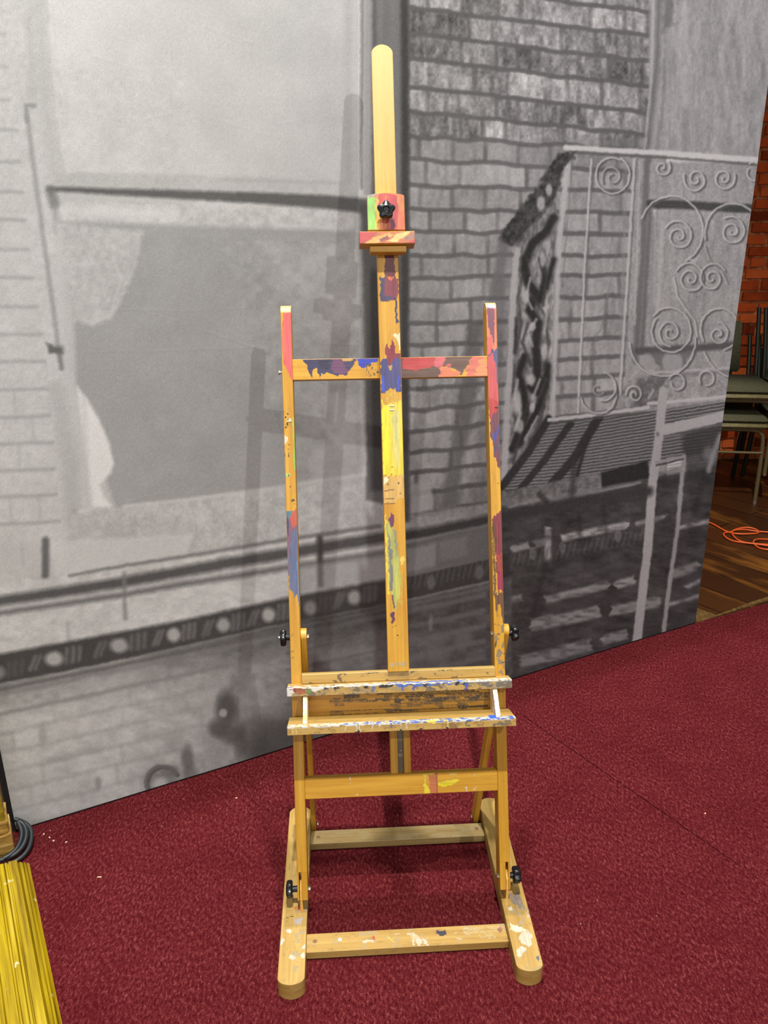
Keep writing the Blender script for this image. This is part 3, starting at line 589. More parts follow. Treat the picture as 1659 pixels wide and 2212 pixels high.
def pixel_gauge(ts, gs):  # board length -> image pixel position; paint marks are given in those pixels
    return lambda t: np.interp(t, ts, gs)
seedc = [100]
def stroke(col, msk, f, g, c, pts, a=1.0, rf=.05, rg=5, fs=9):
    """one brush mark; f = fraction across the board, g = image pixel position along it"""
    seedc[0] += 1; sd = seedc[0]
    ff = f + (vnoise(g / 7, f * 6, sd) - .5) * 2 * rf; gg = g + (vnoise(f * fs, g / 40, sd + 50) - .5) * 2 * rg
    k = pip(ff, gg, pts) & msk; cl = np.array(lin(c), np.float32)
    var = 1 + (vnoise(f * 14, g / 26, sd + 9)[k] - .5)[:, None] * .35
    old = col[k]; al = a
    col[k, :3] = cl * var * min(1, al + .3) + old[:, :3] * (1 - min(1, al + .3)); col[k, 3] = np.maximum(old[:, 3], al)
def splat(col, msk, f, g, c, thr, scf, scg, a=.9, seed=0, reg=None):
    n = vnoise(f * scf, g / scg, seed) * .65 + vnoise(f * scf * 2.7, g / scg * 2.7, seed + 3) * .35
    k = (n > thr) & msk
    if reg: k &= pip(f, g, reg)
    col[k, :3] = np.array(lin(c)); col[k, 3] = np.maximum(col[k, 3], a)
def dots(col, msk, f, g, c, pts, wf, rg=2.2, rf=None):
    for (a, b) in pts:
        k = (((f - a) * wf) ** 2 + (g - b) ** 2 < rg * rg) & msk; col[k, :3] = np.array(lin(c)); col[k, 3] = 1

G_M = pixel_gauge([.5, .7, .9, 1.1, 1.3, 1.5, 1.7, 1.9], [1464.6, 1271.6, 1077.8, 883.1, 687.6, 491.2, 293.9, 95.7])
G_L = pixel_gauge([0, .1929, .3857, .5786, .7714, .9643, 1.1571, 1.35], [1945.4, 1762.2, 1578.2, 1393.5, 1207.9, 1021.6, 834.5, 646.5])
G_R = pixel_gauge([0, .1929, .3857, .5786, .7714, .9643, 1.1571, 1.35], [1922.5, 1741.6, 1559.9, 1377.5, 1194.3, 1010.4, 825.7, 640.2])

def p_mast(col, f, fy, t, fm):
    g = G_M(t + .515); ms = fm
    def k(c, p, **q): stroke(col, ms, f, g, c, p, **q)
    k((105, 30, 45), [(.4, 540), (.8, 540), (.85, 600), (.3, 600)], rg=2)
    k((72, 68, 100), [(.12, 598), (.5, 598), (.5, 650), (.1, 648)], rg=3); k((138, 56, 74), [(.35, 598), (.98, 598), (1.0, 636), (.8, 650), (.3, 646)], rg=4); k((80, 60, 100), [(.1, 636), (.7, 640), (.6, 650), (.1, 650)], rg=3)
    k((232, 120, 70), [(.45, 597), (.75, 597), (.66, 606), (.5, 603)], rg=2, a=.7)
    k((58, 52, 82), [(.77, 645), (.87, 645), (.9, 690), (1.0, 697), (.8, 699)], rf=.03, rg=2)
    k((250, 235, 190), [(.68, 722), (1.02, 720), (1.02, 760), (.95, 757), (.85, 736)], rg=3)
    k((140, 40, 56), [(.3, 780), (.3, 755), (.38, 740), (.5, 752), (.64, 729), (.74, 750), (.8, 764), (1.02, 762), (1.02, 790), (.7, 796), (.5, 800)], rg=4)
    k((70, 68, 125), [(.03, 782), (.2, 770), (.34, 776), (.45, 792), (.56, 782), (.7, 772), (1.02, 778), (1.02, 846), (.75, 844), (.5, 841), (.1, 848), (.03, 846)], rg=4)
    k((140, 40, 56), [(.42, 770), (.6, 770), (.56, 790), (.46, 790)], rg=3); k((205, 160, 80), [(.4, 790), (.58, 790), (.52, 799), (.44, 799)], rg=1, rf=.02)
    k((56, 78, 195), [(.06, 812), (.18, 812), (.2, 845), (.06, 846)], rg=3, a=.8); k((56, 78, 195), [(.8, 812), (.9, 810), (.92, 844), (.8, 842)], rg=3, a=.8)
    k((228, 198, 80), [(.3, 848), (.95, 850), (1.0, 880), (.05, 880)], rg=12, a=.5, fs=16)
    k((238, 218, 66), [(.04, 866), (.3, 880), (.6, 872), (1.02, 866), (1.02, 1028), (.02, 1028)], rg=9, fs=14); k((248, 230, 40), [(.02, 880), (.35, 880), (.4, 1028), (.02, 1028)], rg=6, rf=.08)
    k((225, 214, 120), [(.5, 885), (.9, 880), (.8, 990), (.55, 1000)], rg=22, a=.8, fs=22); k((205, 205, 130), [(.62, 895), (.75, 895), (.72, 960), (.6, 960)], rg=14, a=.7, fs=22)
    k((222, 178, 96), [(.0, 1029), (1.0, 1029), (1.0, 1072), (.5, 1084), (0, 1090)], a=.75, rg=6)
    k((245, 225, 180), [(.02, 1033), (.2, 1030), (.3, 1038), (.05, 1046)], rg=2, a=.8)
    k((186, 188, 96), [(.04, 1112), (.3, 1130), (.5, 1160), (.66, 1200), (.7, 1250), (.62, 1290), (.45, 1320), (.3, 1290), (.12, 1250)], rg=8, fs=14)
    k((132, 130, 122), [(.2, 1150), (.34, 1190), (.32, 1270), (.22, 1280), (.14, 1210)], rg=12, fs=16, a=.85); k((150, 145, 110), [(.4, 1140), (.56, 1150), (.66, 1185), (.55, 1200)], rg=7, a=.8)
    k((240, 220, 70), [(.02, 1115), (.08, 1115), (.18, 1280), (.08, 1285)], rg=9, a=.8); k((238, 205, 90), [(.7, 1205), (.95, 1205), (.9, 1222), (.72, 1222)], rg=4); k((210, 205, 90), [(.4, 1240), (.8, 1240), (.75, 1310), (.5, 1302)], rg=12, a=.5, fs=18)
    k((112, 52, 88), [(.2, 1124), (.36, 1108), (.5, 1112), (.46, 1136), (.3, 1140)], rg=4); k((108, 54, 84), [(.2, 1322), (.44, 1318), (.4, 1344), (.2, 1346)], rg=4, rf=.08); k((120, 84, 90), [(.28, 1288), (.36, 1288), (.44, 1318), (.34, 1312)], rg=4, a=.7)
    k((190, 175, 140), [(.12, 1430), (.9, 1428), (.9, 1438), (.12, 1440)], rg=3, a=.55)
    dots(col, ms, f, g, (30, 22, 14), [(.45, 1009), (.74, 1044), (.8, 1067), (.24, 1046), (.42, 1352), (.3, 1353), (.5, 1372)], 46, 1.6)
    for yy in (1058, 1076, 1087): k((120, 80, 40), [(.05, yy), (.5, yy - 1), (.5, yy + 1.4), (.05, yy + 2)], rg=.5, rf=.1, a=.8)
board('mast', fr(-.0016, .515, .02), LA, UA, BK, 1.3845, .0474, .0185, BEECH, nF=30, ds=.0022, sx=(0, .0195), paint=p_mast, pale=lambda t: np.clip((t - .98) / .12, 0, 1) * np.clip(.55 + (t - 1.05) * 1.5, 0, 1))
def p_post(side):
    def fn(col, f, fy, t, fm):
        g = (G_L if side < 0 else G_R)(t + .0645); ms = fm
        def k(c, p, **q): stroke(col, ms, f, g, c, p, **q)
        if side < 0:
            k((236, 104, 106), [(.3, 676), (1.02, 674), (1.02, 826), (.85, 821), (.6, 806), (.2, 785), (.05, 750), (.1, 715)], rg=2, rf=.04)
            k((238, 120, 86), [(.1, 715), (.35, 700), (.3, 780), (.05, 750)], rg=4, a=.7)
            k((152, 218, 92), [(.8, 905), (1.02, 900), (1.02, 1022), (.88, 1018), (.82, 985), (.9, 960)], rg=5); k((178, 220, 120), [(.0, 1022), (.6, 1022), (.5, 1028), (0, 1029)], rg=2)
            k((236, 226, 190), [(.3, 903), (.75, 903), (.72, 908), (.3, 909)], rg=1); k((236, 226, 190), [(.02, 940), (.35, 943), (.25, 958), (.03, 960)], rg=4, a=.7)
            for a_, b_ in ((880, 930), (960, 990)): splat(col, ms, f, g, (70, 52, 30), .68, 5, 5, 1, 7, [(.0, a_), (.55, a_), (.4, b_), (.0, b_)])
            dots(col, ms, f, g, (24, 18, 12), [(.33, 1027), (.46, 1051), (.4, 978)], 22, 1.6); splat(col, ms, f, g, (60, 40, 24), .6, 5, 4, 1, 8, [(.5, 1078), (.9, 1078), (.8, 1092), (.5, 1092)])
            k((128, 88, 110), [(0, 1122), (1.02, 1120), (1.02, 1215), (0, 1240)], rg=6); k((98, 108, 146), [(.45, 1150), (1.02, 1142), (1.02, 1310), (.85, 1290), (.5, 1284), (.1, 1278), (.05, 1215)], rg=8)
            k((86, 128, 142), [(0, 1103), (.62, 1103), (.34, 1120), (0, 1124)], rg=2); k((208, 96, 78), [(.62, 1104), (1.02, 1100), (1.02, 1134), (.6, 1140), (.3, 1122)], rg=4)
            k((92, 136, 190), [(.82, 1215), (1.02, 1200), (1.02, 1312), (.9, 1296)], rg=5, a=.9); k((60, 66, 96), [(0, 1118), (.14, 1120), (.16, 1160), (0, 1150)], rg=4, a=.8)
            for yy in (1372, 1403, 1420): k((96, 88, 76), [(.05, yy), (.4, yy - 4), (.35, yy + 5), (.05, yy + 7)], a=.5, rg=5)
        else:
            k((238, 122, 84), [(.0, 666), (1.02, 664), (1.02, 772), (0, 772)], rg=2); k((214, 88, 84), [(.05, 720), (.5, 735), (.5, 772), (.05, 772)], rg=8, a=.9)
            k((122, 60, 88), [(.02, 663), (.85, 663), (.76, 705), (.7, 740), (.62, 752), (.5, 725), (.3, 715), (.12, 690)], rg=8, fs=12); k((160, 160, 215), [(.1, 655), (.9, 655), (.85, 666), (.1, 664)], rg=1, a=.8)
            k((206, 76, 80), [(0, 766), (.6, 764), (.8, 790), (1.02, 830), (1.02, 884), (0, 884)], rg=4); k((190, 50, 54), [(.05, 862), (.6, 862), (1.0, 872), (1.0, 895), (.3, 908), (.05, 902)], rg=6)
            k((58, 64, 122), [(0, 767), (.6, 755), (.98, 750), (1.02, 842), (.88, 815), (.86, 795), (.7, 782), (.5, 765)], rg=4)
            k((112, 56, 76), [(.1, 914), (.4, 894), (1.02, 884), (1.02, 1014), (.72, 1010), (.62, 992), (.36, 990), (.3, 950), (.06, 945)], rg=4); k((62, 70, 152), [(.35, 942), (1.02, 914), (1.02, 926), (.45, 956)], rg=3); k((86, 66, 100), [(.4, 968), (1.02, 950), (1.02, 962), (.4, 980)], rg=3)
            dots(col, ms, f, g, (24, 18, 12), [(.73, 1044)], 22, 1.6)
            k((136, 50, 62), [(.1, 1118), (1.02, 1102), (1.02, 1276), (.55, 1276), (.42, 1240), (.35, 1180), (.1, 1140)], rg=4); k((160, 46, 84), [(.4, 1240), (1.02, 1235), (1.02, 1276), (.5, 1276)], rg=4, a=.9); k((170, 62, 62), [(.4, 1195), (.9, 1195), (.9, 1235), (.4, 1235)], rg=6, a=.7)
            k((96, 68, 40), [(0, 1120), (.36, 1124), (.4, 1180), (.36, 1290), (0, 1290)], rg=8, a=.62, fs=5, rf=.15)
            k((112, 76, 50), [(.15, 1284), (1.02, 1274), (1.02, 1372), (.86, 1348), (.7, 1318), (.5, 1300), (.3, 1330)], rg=7)
            splat(col, ms, f, g, (150, 132, 104), .55, 2, 16, .7, 21, [(0, 1345), (1, 1345), (1, 1470), (0, 1470)]); splat(col, ms, f, g, (92, 86, 84), .72, 2, 9, .7, 24, [(0, 1345), (1, 1345), (1, 1470), (0, 1470)])
    return fn
for sgn, u in ((-1, -.2306), (1, .2306)):
    p = board('side_post', fr(u, .0645), LA, UA, BK, 1.2755, .0234, .045, BEECH, nF=15, ds=.0024, nS=2, sy=(0, .022), paint=p_post(sgn), b=.001, groove=-sgn, pale=lambda t: np.clip((t - 1.2555) / .004, 0, 1))
    # forked foot of the post
    io = -1 if sgn < 0 else 1
    board('post_prong', fr(u + io * .0097, 0), LA, UA, BK, .066, .0040, .045, BEECH, b=.0005, parent=p)
    board('post_prong', fr(u - io * .0048, 0), LA, UA, BK, .066, .0137 - .0000, .045, BEECH, b=.0008, parent=p)
for c in list(easel.children):
    if c.name.startswith('side_post'):
        for ch in c.children: ch.matrix_parent_inverse = Matrix.Identity(4)
def p_cross(col, f, fy, t, fm):
    g = np.interp(t - .219, [-.26, -.13, 0, .13, .26], [592.1, 718.5, 844, 968.6, 1092.2]); ms = fm
    def k(c, p, **q):
        q.setdefault('rg', 2); q.setdefault('rf', .07); stroke(col, ms, f, g, c, [(b, a) for a, b in p], **q)
    k((62, 56, 94), [(652, -.1), (662, .3), (673, .95), (677, .55), (686, .45), (690, .95), (696, .7), (708, .68), (722, .78), (735, .8), (746, .8), (754, .6), (764, .35), (772, -.1)])
    k((112, 66, 104), [(720, -.1), (738, -.1), (744, .4), (754, .6), (742, .8), (733, .75), (716, .5)], a=.95); k((206, 160, 80), [(736, -.1), (762, -.1), (762, .12), (750, .2), (740, .08)], a=.8); k((48, 44, 72), [(690, .02), (712, .02), (712, .5), (694, .5)], a=.9, rg=5)
    k((46, 66, 186), [(768, -.1), (818, -.1), (818, .16), (806, .22), (798, .3), (788, .44), (778, .44), (774, .2)])
    splat(col, ms, f, g, (110, 84, 40), .66, 6, 4, 1, 31, [(.3, 790), (.95, 790), (.95, 818), (.3, 818)])
    k((98, 66, 52), [(862, -.1), (1026, -.1), (1022, .3), (1008, .45), (996, .95), (984, .6), (968, .5), (950, .5), (950, 1.1), (862, 1.1)], rf=.02)
    k((196, 58, 60), [(870, -.1), (942, -.1), (942, .45), (912, .58), (900, .72), (890, .6), (870, .56)]); k((214, 96, 106), [(940, -.1), (964, -.1), (958, .35), (953, .5), (953, 1.0), (949, 1.0), (949, .5), (938, .44)]); k((216, 90, 100), [(962, .4), (974, .4), (972, .52), (962, .52)])
    k((226, 128, 84), [(950, .52), (972, .55), (990, .75), (986, 1.1), (950, 1.1)], a=.8, rg=8); k((214, 110, 90), [(1024, -.1), (1040, -.1), (1052, .6), (1052, 1.1), (1000, 1.1), (1008, .5)], a=.8, rg=6); k((232, 150, 90), [(1040, .1), (1052, .1), (1052, 1), (1020, .9)], a=.6, rg=6)
board('crossbar', fr(-.219, 1.1933, .001), UA, -LA, BK, .438, .0462, .019, BEECH, nF=22, ds=.0022, paint=p_cross)

def bolt(name, c, ax, r, h, parent, mat=STEEL, sides=6):
    q = Vector(ax).to_track_quat('Z', 'Y').to_matrix(); vs = []
    for k_, rr in ((0, r), (h * .75, r), (h, r * .7)):
        for i in range(sides): a_ = i / sides * 2 * math.pi; vs.append(c + q @ Vector((rr * math.cos(a_), rr * math.sin(a_), k_)))
    fs = [tuple(range(sides)), tuple(range(2 * sides, 3 * sides))] + [(l_ * sides + i, l_ * sides + (i + 1) % sides, (l_ + 1) * sides + (i + 1) % sides, (l_ + 1) * sides + i) for l_ in range(2) for i in range(sides)]
    return mk(name, vs, fs, mat, parent)
def knob(c, ax, r=.020, th=.014, shaft=.012, tilt=0):
    """five-lobed star knob, c = where its shaft leaves the wood, ax = outward"""
    q = Vector(ax).to_track_quat('Z', 'Y').to_matrix(); N = 60; vs = []; rings = []
    def ring(z, sc, lob=1.0): rings.append([(lambda a_, rr: c + q @ Vector((rr * math.cos(a_ + tilt), rr * math.sin(a_ + tilt), z)))(i / N * 2 * math.pi, sc * r * (1 - lob * .17 * (1 - math.cos(5 * i / N * 2 * math.pi)) / 1.0 * .72)) for i in range(N)])
    ring(0, .36, 0); ring(shaft, .34, 0); ring(shaft, .82); ring(shaft + .0015, .95); ring(shaft + .004, 1.0); ring(shaft + th - .004, 1.0); ring(shaft + th - .0012, .93); ring(shaft + th, .8); ring(shaft + th, .42, 0); ring(shaft + th + .001, .36, 0); ring(shaft + th - .0015, .28, 0)
    for rg_ in rings: vs += rg_
    fs = [tuple(range(N)), tuple((len(rings) - 1) * N + i for i in range(N))] + [(l_ * N + i, l_ * N + (i + 1) % N, (l_ + 1) * N + (i + 1) % N, (l_ + 1) * N + i) for l_ in range(len(rings) - 1) for i in range(N)]
    o = mk('star_knob', vs, fs, PLASTIC, easel)
    for p_ in o.data.polygons: p_.use_smooth = True
    o.data.set_sharp_from_angle(angle=R(40))
    return o
kn = knob(fr(-.242, .5933, -.02), -UA, shaft=.010, th=.013, tilt=.3); bolt('bolt', fr(-.265, .5933, -.02), -UA, .0028, .005, kn, sides=10)
bolt('bolt', fr(-.2052, .5933, -.02), UA, .006, .006, easel)
kn = knob(fr(.254, .585, -.02), UA, shaft=.009, th=.015, tilt=.9); bolt('bolt', fr(.278, .585, -.02), UA, .0028, .003, kn, sides=10)
bolt('bolt', fr(.2190, .585, -.02), -UA, .0055, .005, easel)
knob(fr(-.2423, .0177, -.02), -UA, shaft=.012, th=.014, tilt=.1); bolt('bolt', fr(-.2190, .0177, -.02), UA, .0055, .007, easel)
knob(fr(.2423, .0237, -.02), UA, shaft=.010, th=.017, tilt=.6); bolt('bolt', fr(.2190, .0237, -.02), -UA, .0055, .005, easel)
bolt('bolt', fr(-.2423, 1.190, -.012), -UA, .0025, .006, easel, sides=10); bolt('nut', fr(-.2475, 1.190, -.012), -UA, .0055, .004, easel)
for u_, t_, o_ in ((-.0060, 1.1065, .0213), (-.0065, 1.0975, .0213), (-.2345, 1.079, .0013), (.2330, 1.1005, .0013)):
    board('staple', fr(u_, t_, o_), UA, -LA, BK, .0105 if u_ < .1 else .008, .0022, .0014, STEEL if u_ < .1 else PLASTIC, b=.0003)

# upper canvas clamp
def p_clamp(col, f, fy, t, fm):
    g = t / .0795; ms = fm   # 0 bottom .. 1 top
    def k(c, p, **q): q.setdefault('rg', .05); stroke_s(col, ms, f, g, c, p, **q)
    k((214, 128, 84), [(-.1, -.1), (1.1, -.1), (1.1, 1.1), (-.1, 1.1)]); k((152, 206, 106), [(-.1, -.1), (.26, -.1), (.24, .9), (-.1, 1.0)]); k((170, 160, 150), [(-.1, .85), (.2, .9), (.2, 1.1), (-.1, 1.1)], a=.8)
    k((238, 190, 90), [(.22, -.1), (.34, -.1), (.33, .8), (.22, .85)]); k((196, 76, 82), [(.5, -.1), (.8, -.1), (.82, .9), (.6, 1.1), (.5, .6)]); k((206, 90, 80), [(.3, .7), (.5, .75), (.5, 1.1), (.3, 1.1)]); k((120, 60, 80), [(.58, -.1), (.72, -.1), (.72, .3), (.6, .35)], a=.9); k((226, 110, 80), [(.82, -.1), (1.1, -.1), (1.1, .5), (.85, .5)])
def stroke_s(col, ms, f, g, c, p, a=1.0, rg=.05, rf=.03):
    seedc[0] += 1; sd = seedc[0]
    ff = f + (vnoise(g * 9, f * 4, sd) - .5) * 2 * rf; gg = g + (vnoise(f * 9, g * 3, sd + 7) - .5) * 2 * rg; k = pip(ff, gg, p) & ms
    var = 1 + (vnoise(f * 12, g * 5, sd + 9)[k] - .5)[:, None] * .35; col[k, :3] = np.array(lin(c)) * var; col[k, 3] = a
cb = board('canvas_clamp', fr(-.003, 1.491, .0325), LA, UA, BK, .0795, .082, .012, BEECH, nF=40, ds=.002, sx=(0, .006), paint=p_clamp); cb.data.name = 'canvas_clamp'
def p_ledge(col, f, fy, t, fm):
    g = t / .1205; ms = fm
    def k(c, p, **q): stroke_s(col, ms, g, f, c, p, **q)
    k((206, 122, 84), [(-.1, -.1), (1.1, -.1), (1.1, 1.1), (-.1, 1.1)]); k((196, 84, 84), [(-.1, -.1), (.35, -.1), (.2, .6), (.1, 1.1), (-.1, 1.1)]); k((232, 178, 100), [(.1, .9), (.3, .4), (.55, .1), (.6, .3), (.4, .8), (.2, 1.1)]); k((238, 204, 130), [(.5, .8), (.7, .2), (.95, -.1), (.9, .2), (.65, .9)]); k((166, 128, 116), [(.8, .5), (1.1, -.1), (1.1, .5), (.85, .8)]); k((200, 84, 88), [(.72, 1.1), (1.1, .55), (1.1, 1.1)]); k((150, 90, 90), [(.35, .6), (.5, .3), (.52, .6), (.4, .9)], a=.8)
board('clamp_ledge', fr(-.0640, 1.4653, .06), UA, -LA, BK, .1205, .0265, .04, BEECH, nF=16, ds=.0022, paint=p_ledge, parent=cb)
board('clamp_block', fr(-.0415, 1.4445, .048), UA, -LA, BK, .080, .014, .026, BEECH, parent=cb)
knob(fr(-.0043, 1.526, .0325), -BK, r=.0205, shaft=.016, th=.013, tilt=.28)

# lower trays
def p_tray(kind):
    def fn(col, f, fy, t, fm):
        if kind == 'up':
            g = np.interp(t - .2495, [-.26, -.13, 0, .13, .26], [609.4, 737.8, 865.1, 991.6, 1117.0]); top = (f < .02) & (~fm)
            full = [(-.1, 600), (1.1, 600), (1.1, 1120), (-.1, 1120)]
            splat(col, fm, f, g, (168, 146, 104), .45, 2.0, 16, .62, 41); splat(col, fm, f, g, (120, 106, 88), .66, 2, 14, .7, 42)
            splat(col, fm, f, g, (118, 112, 110), .5, 2, 22, .7, 43, [(0, 1000), (1, 1000), (1, 1110), (0, 1110)])
            for a0, a1, c in ((620, 640, (150, 60, 40)), (640, 662, (170, 96, 60)), (660, 672, (120, 138, 74))): stroke(col, fm, f, g, c, [(.1, a0), (.75, a0 + 3), (.6, a1), (.05, a1)], rf=.15, rg=4, a=.9)
            stroke(col, fm, f, g, (240, 240, 232), [(-.1, 664), (.35, 676), (.5, 684), (.35, 692), (.1, 700), (-.1, 720)], rf=.12, rg=5); stroke(col, fm, f, g, (236, 232, 222), [(.1, 618), (1.0, 620), (.9, 632), (.2, 634)], rf=.1, rg=3, a=.9)
            splat(col, fm, f, g, (236, 236, 228), .42, 2.5, 7, 1, 44, [(-.1, 620), (.17, 620), (.17, 1106), (-.1, 1106)]); splat(col, fm, f, g, (76, 120, 205), .55, 3, 9, 1, 45, [(-.1, 845), (.42, 845), (.35, 1000), (-.1, 1000)])
            for a_ in (700, 722, 786, 820, 826, 832, 840, 984, 1000): stroke(col, fm, f, g, (36, 34, 38), [(.1, a_), (.4, a_ - 1), (.36, a_ + 9), (.05, a_ + 10)], rf=.1, rg=2)
            for a_ in (806, 870, 892, 1008): stroke(col, fm, f, g, (70, 96, 190) if a_ != 806 else (96, 120, 170), [(.2, a_ - 3), (.2, a_ + 5), (.8, a_ + 2), (.8, a_ - 1)], rf=.1, rg=3, a=.9)
            stroke(col, fm, f, g, (44, 42, 60), [(.15, 912), (.2, 926), (.6, 920)], rf=.05, rg=2); stroke(col, fm, f, g, (96, 84, 160), [(.5, 1005), (1.0, 1000), (1.0, 1012)], rf=.05, rg=2)
            splat(col, top & (fy < .45), fy * 2, g, (226, 224, 212), .42, 5, 9, .8, 46); splat(col, top & (fy < .5), fy * 2, g, (70, 120, 215), .5, 3, 12, 1, 47, [(-1, 840), (2, 840), (2, 1010), (-1, 1010)]); splat(col, top & (fy < .4), fy * 3, g, (60, 60, 66), .72, 3, 9, 1, 48)
        else:
            g = np.interp(t - .2485, [-.26, -.13, 0, .13, .26], [608.7, 739.7, 869.7, 998.8, 1126.8]); top = (f < .02) & (~fm)
            splat(col, fm, f, g, (120, 108, 92), .58, 1.6, 18, .65, 51, [(-.1, 900), (1.1, 900), (1.1, 1120), (-.1, 1120)]); splat(col, fm, f, g, (150, 110, 54), .6, 2, 16, .5, 52)
            splat(col, top & (fy < .22), fy * 4, g, (238, 232, 205), .34, 3, 8, 1, 53); splat(col, top & (fy < .2), fy * 4, g, (84, 120, 205), .52, 3, 9, 1, 54, [(-1, 720), (2, 720), (2, 1110), (-1, 1110)])
            splat(col, fm & (f < .2), f, g, (230, 228, 216), .42, 4, 8, .9, 55); splat(col, fm & (f < .16), f, g, (66, 104, 200), .5, 4, 9, .95, 56, [(-1, 800), (2, 800), (2, 1110), (-1, 1110)])
            for a_, h_, c in ((746, .9, (226, 214, 180)), (770, 1.0, (236, 230, 214)), (776, .95, (236, 230, 214)), (804, .8, (220, 214, 200)), (820, .5, (236, 236, 226)), (845, .6, (80, 110, 170)), (866, 1, (210, 200, 180)), (878, .9, (220, 214, 200)), (968, .9, (230, 222, 130)), (632, 1, (240, 214, 130)), (640, 1, (236, 206, 120))):
                stroke(col, fm, f, g, c, [(0, a_ - 2), (0, a_ + 2.5), (h_, a_ + .8), (h_, a_ - .8)], rf=.04, rg=1.5, a=.95)
            for a_ in (768, 774, 865, 908, 966): stroke(col, fm, f, g, (34, 26, 16), [(.75, a_ - 2), (1.05, a_ - 3), (1.05, a_ + 4), (.8, a_ + 2)], rf=.04, rg=1)
            stroke(col, fm | (top & (fy < .12)), f, g, (238, 216, 96), [(-.1, 918), (-.1, 944), (.35, 940), (.25, 926)], rf=.08, rg=3); stroke(col, fm | (top & (fy < .12)), f, g, (236, 214, 96), [(-.1, 952), (-.1, 966), (.3, 964)], rf=.08, rg=3)
            stroke(col, top & (fy < .35), f, g, (40, 104, 220), [(-.5, 1058), (.5, 1058), (.5, 1078), (-.5, 1078)], rg=3)
    return fn
board('canvas_ledge', fr(-.2495, .4825, .042), UA, -LA, BK, .4985, .0195, .0415, WORN, nF=12, nS=14, ds=.0024, paint=p_tray('up'), b=.0008)
board('paint_tray', fr(-.2485, .408, .080), UA, -LA, BK, .4965, .0185, .0795, WORN, nF=12, nS=26, ds=.0024, paint=p_tray('low'), b=.0008)
def p_smear(col, f, fy, t, fm):
    g = t * 1000
    splat(col, fm, f, g, (118, 92, 48), .5, 7, 70, .55, 65, [(0, 60), (1, 60), (1, 437), (0, 437)]); splat(col, fm, f, g, (74, 62, 48), .58, 9, 52, .58, 61, [(.0, 90), (.62, 90), (.62, 420), (0, 420)]); splat(col, fm, f, g, (58, 56, 58), .68, 6, 30, .66, 67, [(.05, 150), (.6, 150), (.6, 400), (.05, 400)])
    splat(col, fm, f, g, (54, 46, 34), .42, 14, 120, .62, 66, [(.76, 60), (.88, 60), (.88, 420), (.76, 420)])
board('tray_back', fr(-.2185, .443, -.006), UA, -LA, BK, .437, .061, .012, BEECH, nF=16, ds=.004, paint=p_smear)
def p_back(col, f, fy, t, fm):
    splat(col, fm, f, t * 1000, (120, 100, 66), .62, 2, 12, .7, 63)
board('ledge_rail', fr(-.2185, .5035, .012), UA, -LA, BK, .437, .0215, .020, WORN, nF=8, nS=3, ds=.004, paint=p_back)
s = NT('chipped_white_paint'); n_ = s.noise(s.mapping(s.obj(), (60, 60, 60)), 1, 3, .6)
CHIP = s.done(.5, s.ramp(n_, [(.42, lin((222, 176, 104))), (.47, lin((240, 232, 214))), (.6, lin((240, 234, 220))), (.64, lin((176, 130, 140)))]))
for sgn, u in ((-1, -.210), (1, .2105)):
    q_ = [(0, .4731), (.036, .4731), (.041, .468), (.072, .4215), (.072, .4175), (0, .4175)]; vs = [fr(u + k_, t, o_) for k_ in (-.0048, .0048) for o_, t in q_]
    tag(mk('tray_bracket', vs, [tuple(range(6)), tuple(range(6, 12))] + [(i, (i + 1) % 6, 6 + (i + 1) % 6, 6 + i) for i in range(6)], CHIP, easel), 'small bracket flecked with white and mauve paint')
def p_rail(col, f, fy, t, fm):
    g = np.interp(t - .2185, [-.26, -.13, 0, .13, .26], [618.9, 743.9, 868.1, 991.3, 1113.6])
    def k(c, p, **q): q.setdefault('rg', 1.5); q.setdefault('rf', .03); stroke(col, fm, f, g, c, [(b, a) for a, b in p], **q)
    k((204, 122, 74), [(926, -.1), (944, -.1), (944, 1.1), (928, 1.1)], a=.75, rg=2); k((150, 80, 44), [(944, -.1), (947, -.1), (945, 1.1), (943, 1.1)], a=.8, rg=1)
    k((242, 222, 44), [(914, .55), (923, .5), (930, 1.1), (919, 1.1), (914, .75)]); k((226, 200, 70), [(910, -.1), (942, -.1), (938, .06), (922, .1), (923, .5), (918, .5), (916, .2)], a=.8); k((244, 224, 44), [(946, .5), (960, .42), (995, .36), (984, .55), (974, .68), (955, .7), (947, .64)])
    k((224, 192, 80), [(966, -.1), (990, -.1), (988, .2), (970, .15)], a=.55); k((236, 230, 214), [(1006, .72), (1009, .7), (1010, .98), (1007, .98)]); k((236, 226, 206), [(1022, .88), (1030, .74), (1031, .8), (1024, .92)]); k((214, 200, 170), [(1023, .1), (1025, .1), (1026, .3), (1023, .3)]); k((236, 230, 214), [(756, .0), (758, .0), (758, .35), (756, .3)]); k((236, 220, 180), [(770, .82), (774, .8), (773, .9), (769, .9)])
board('lower_rail', fr(-.2188, .2528, .0), UA, -LA, BK, .4376, .0475, .021, BEECH, nF=22, nS=3, ds=.0026, paint=p_rail)
board('centre_bar', fr(-.0152, .262, -.008), LA, UA, BK, .17, .0172, .022, BEECH); board('centre_bar', fr(.0147, .262, -.008), LA, UA, BK, .17, .0162, .022, BEECH)
tr = board('height_track', fr(-.0002, .262, -.016), LA, UA, BK, .17, .0132, .004, DSTEEL, b=.0004)
for t in (.3535, .350, .3165, .313): board('track_clip', fr(-.0062, t, -.0135), UA, -LA, BK, .0122, .0012, .0025, STEEL, b=.0003, parent=tr)
bolt('screw', fr(.001, .326, -.0158), -BK, .0018, .0012, tr, sides=8)

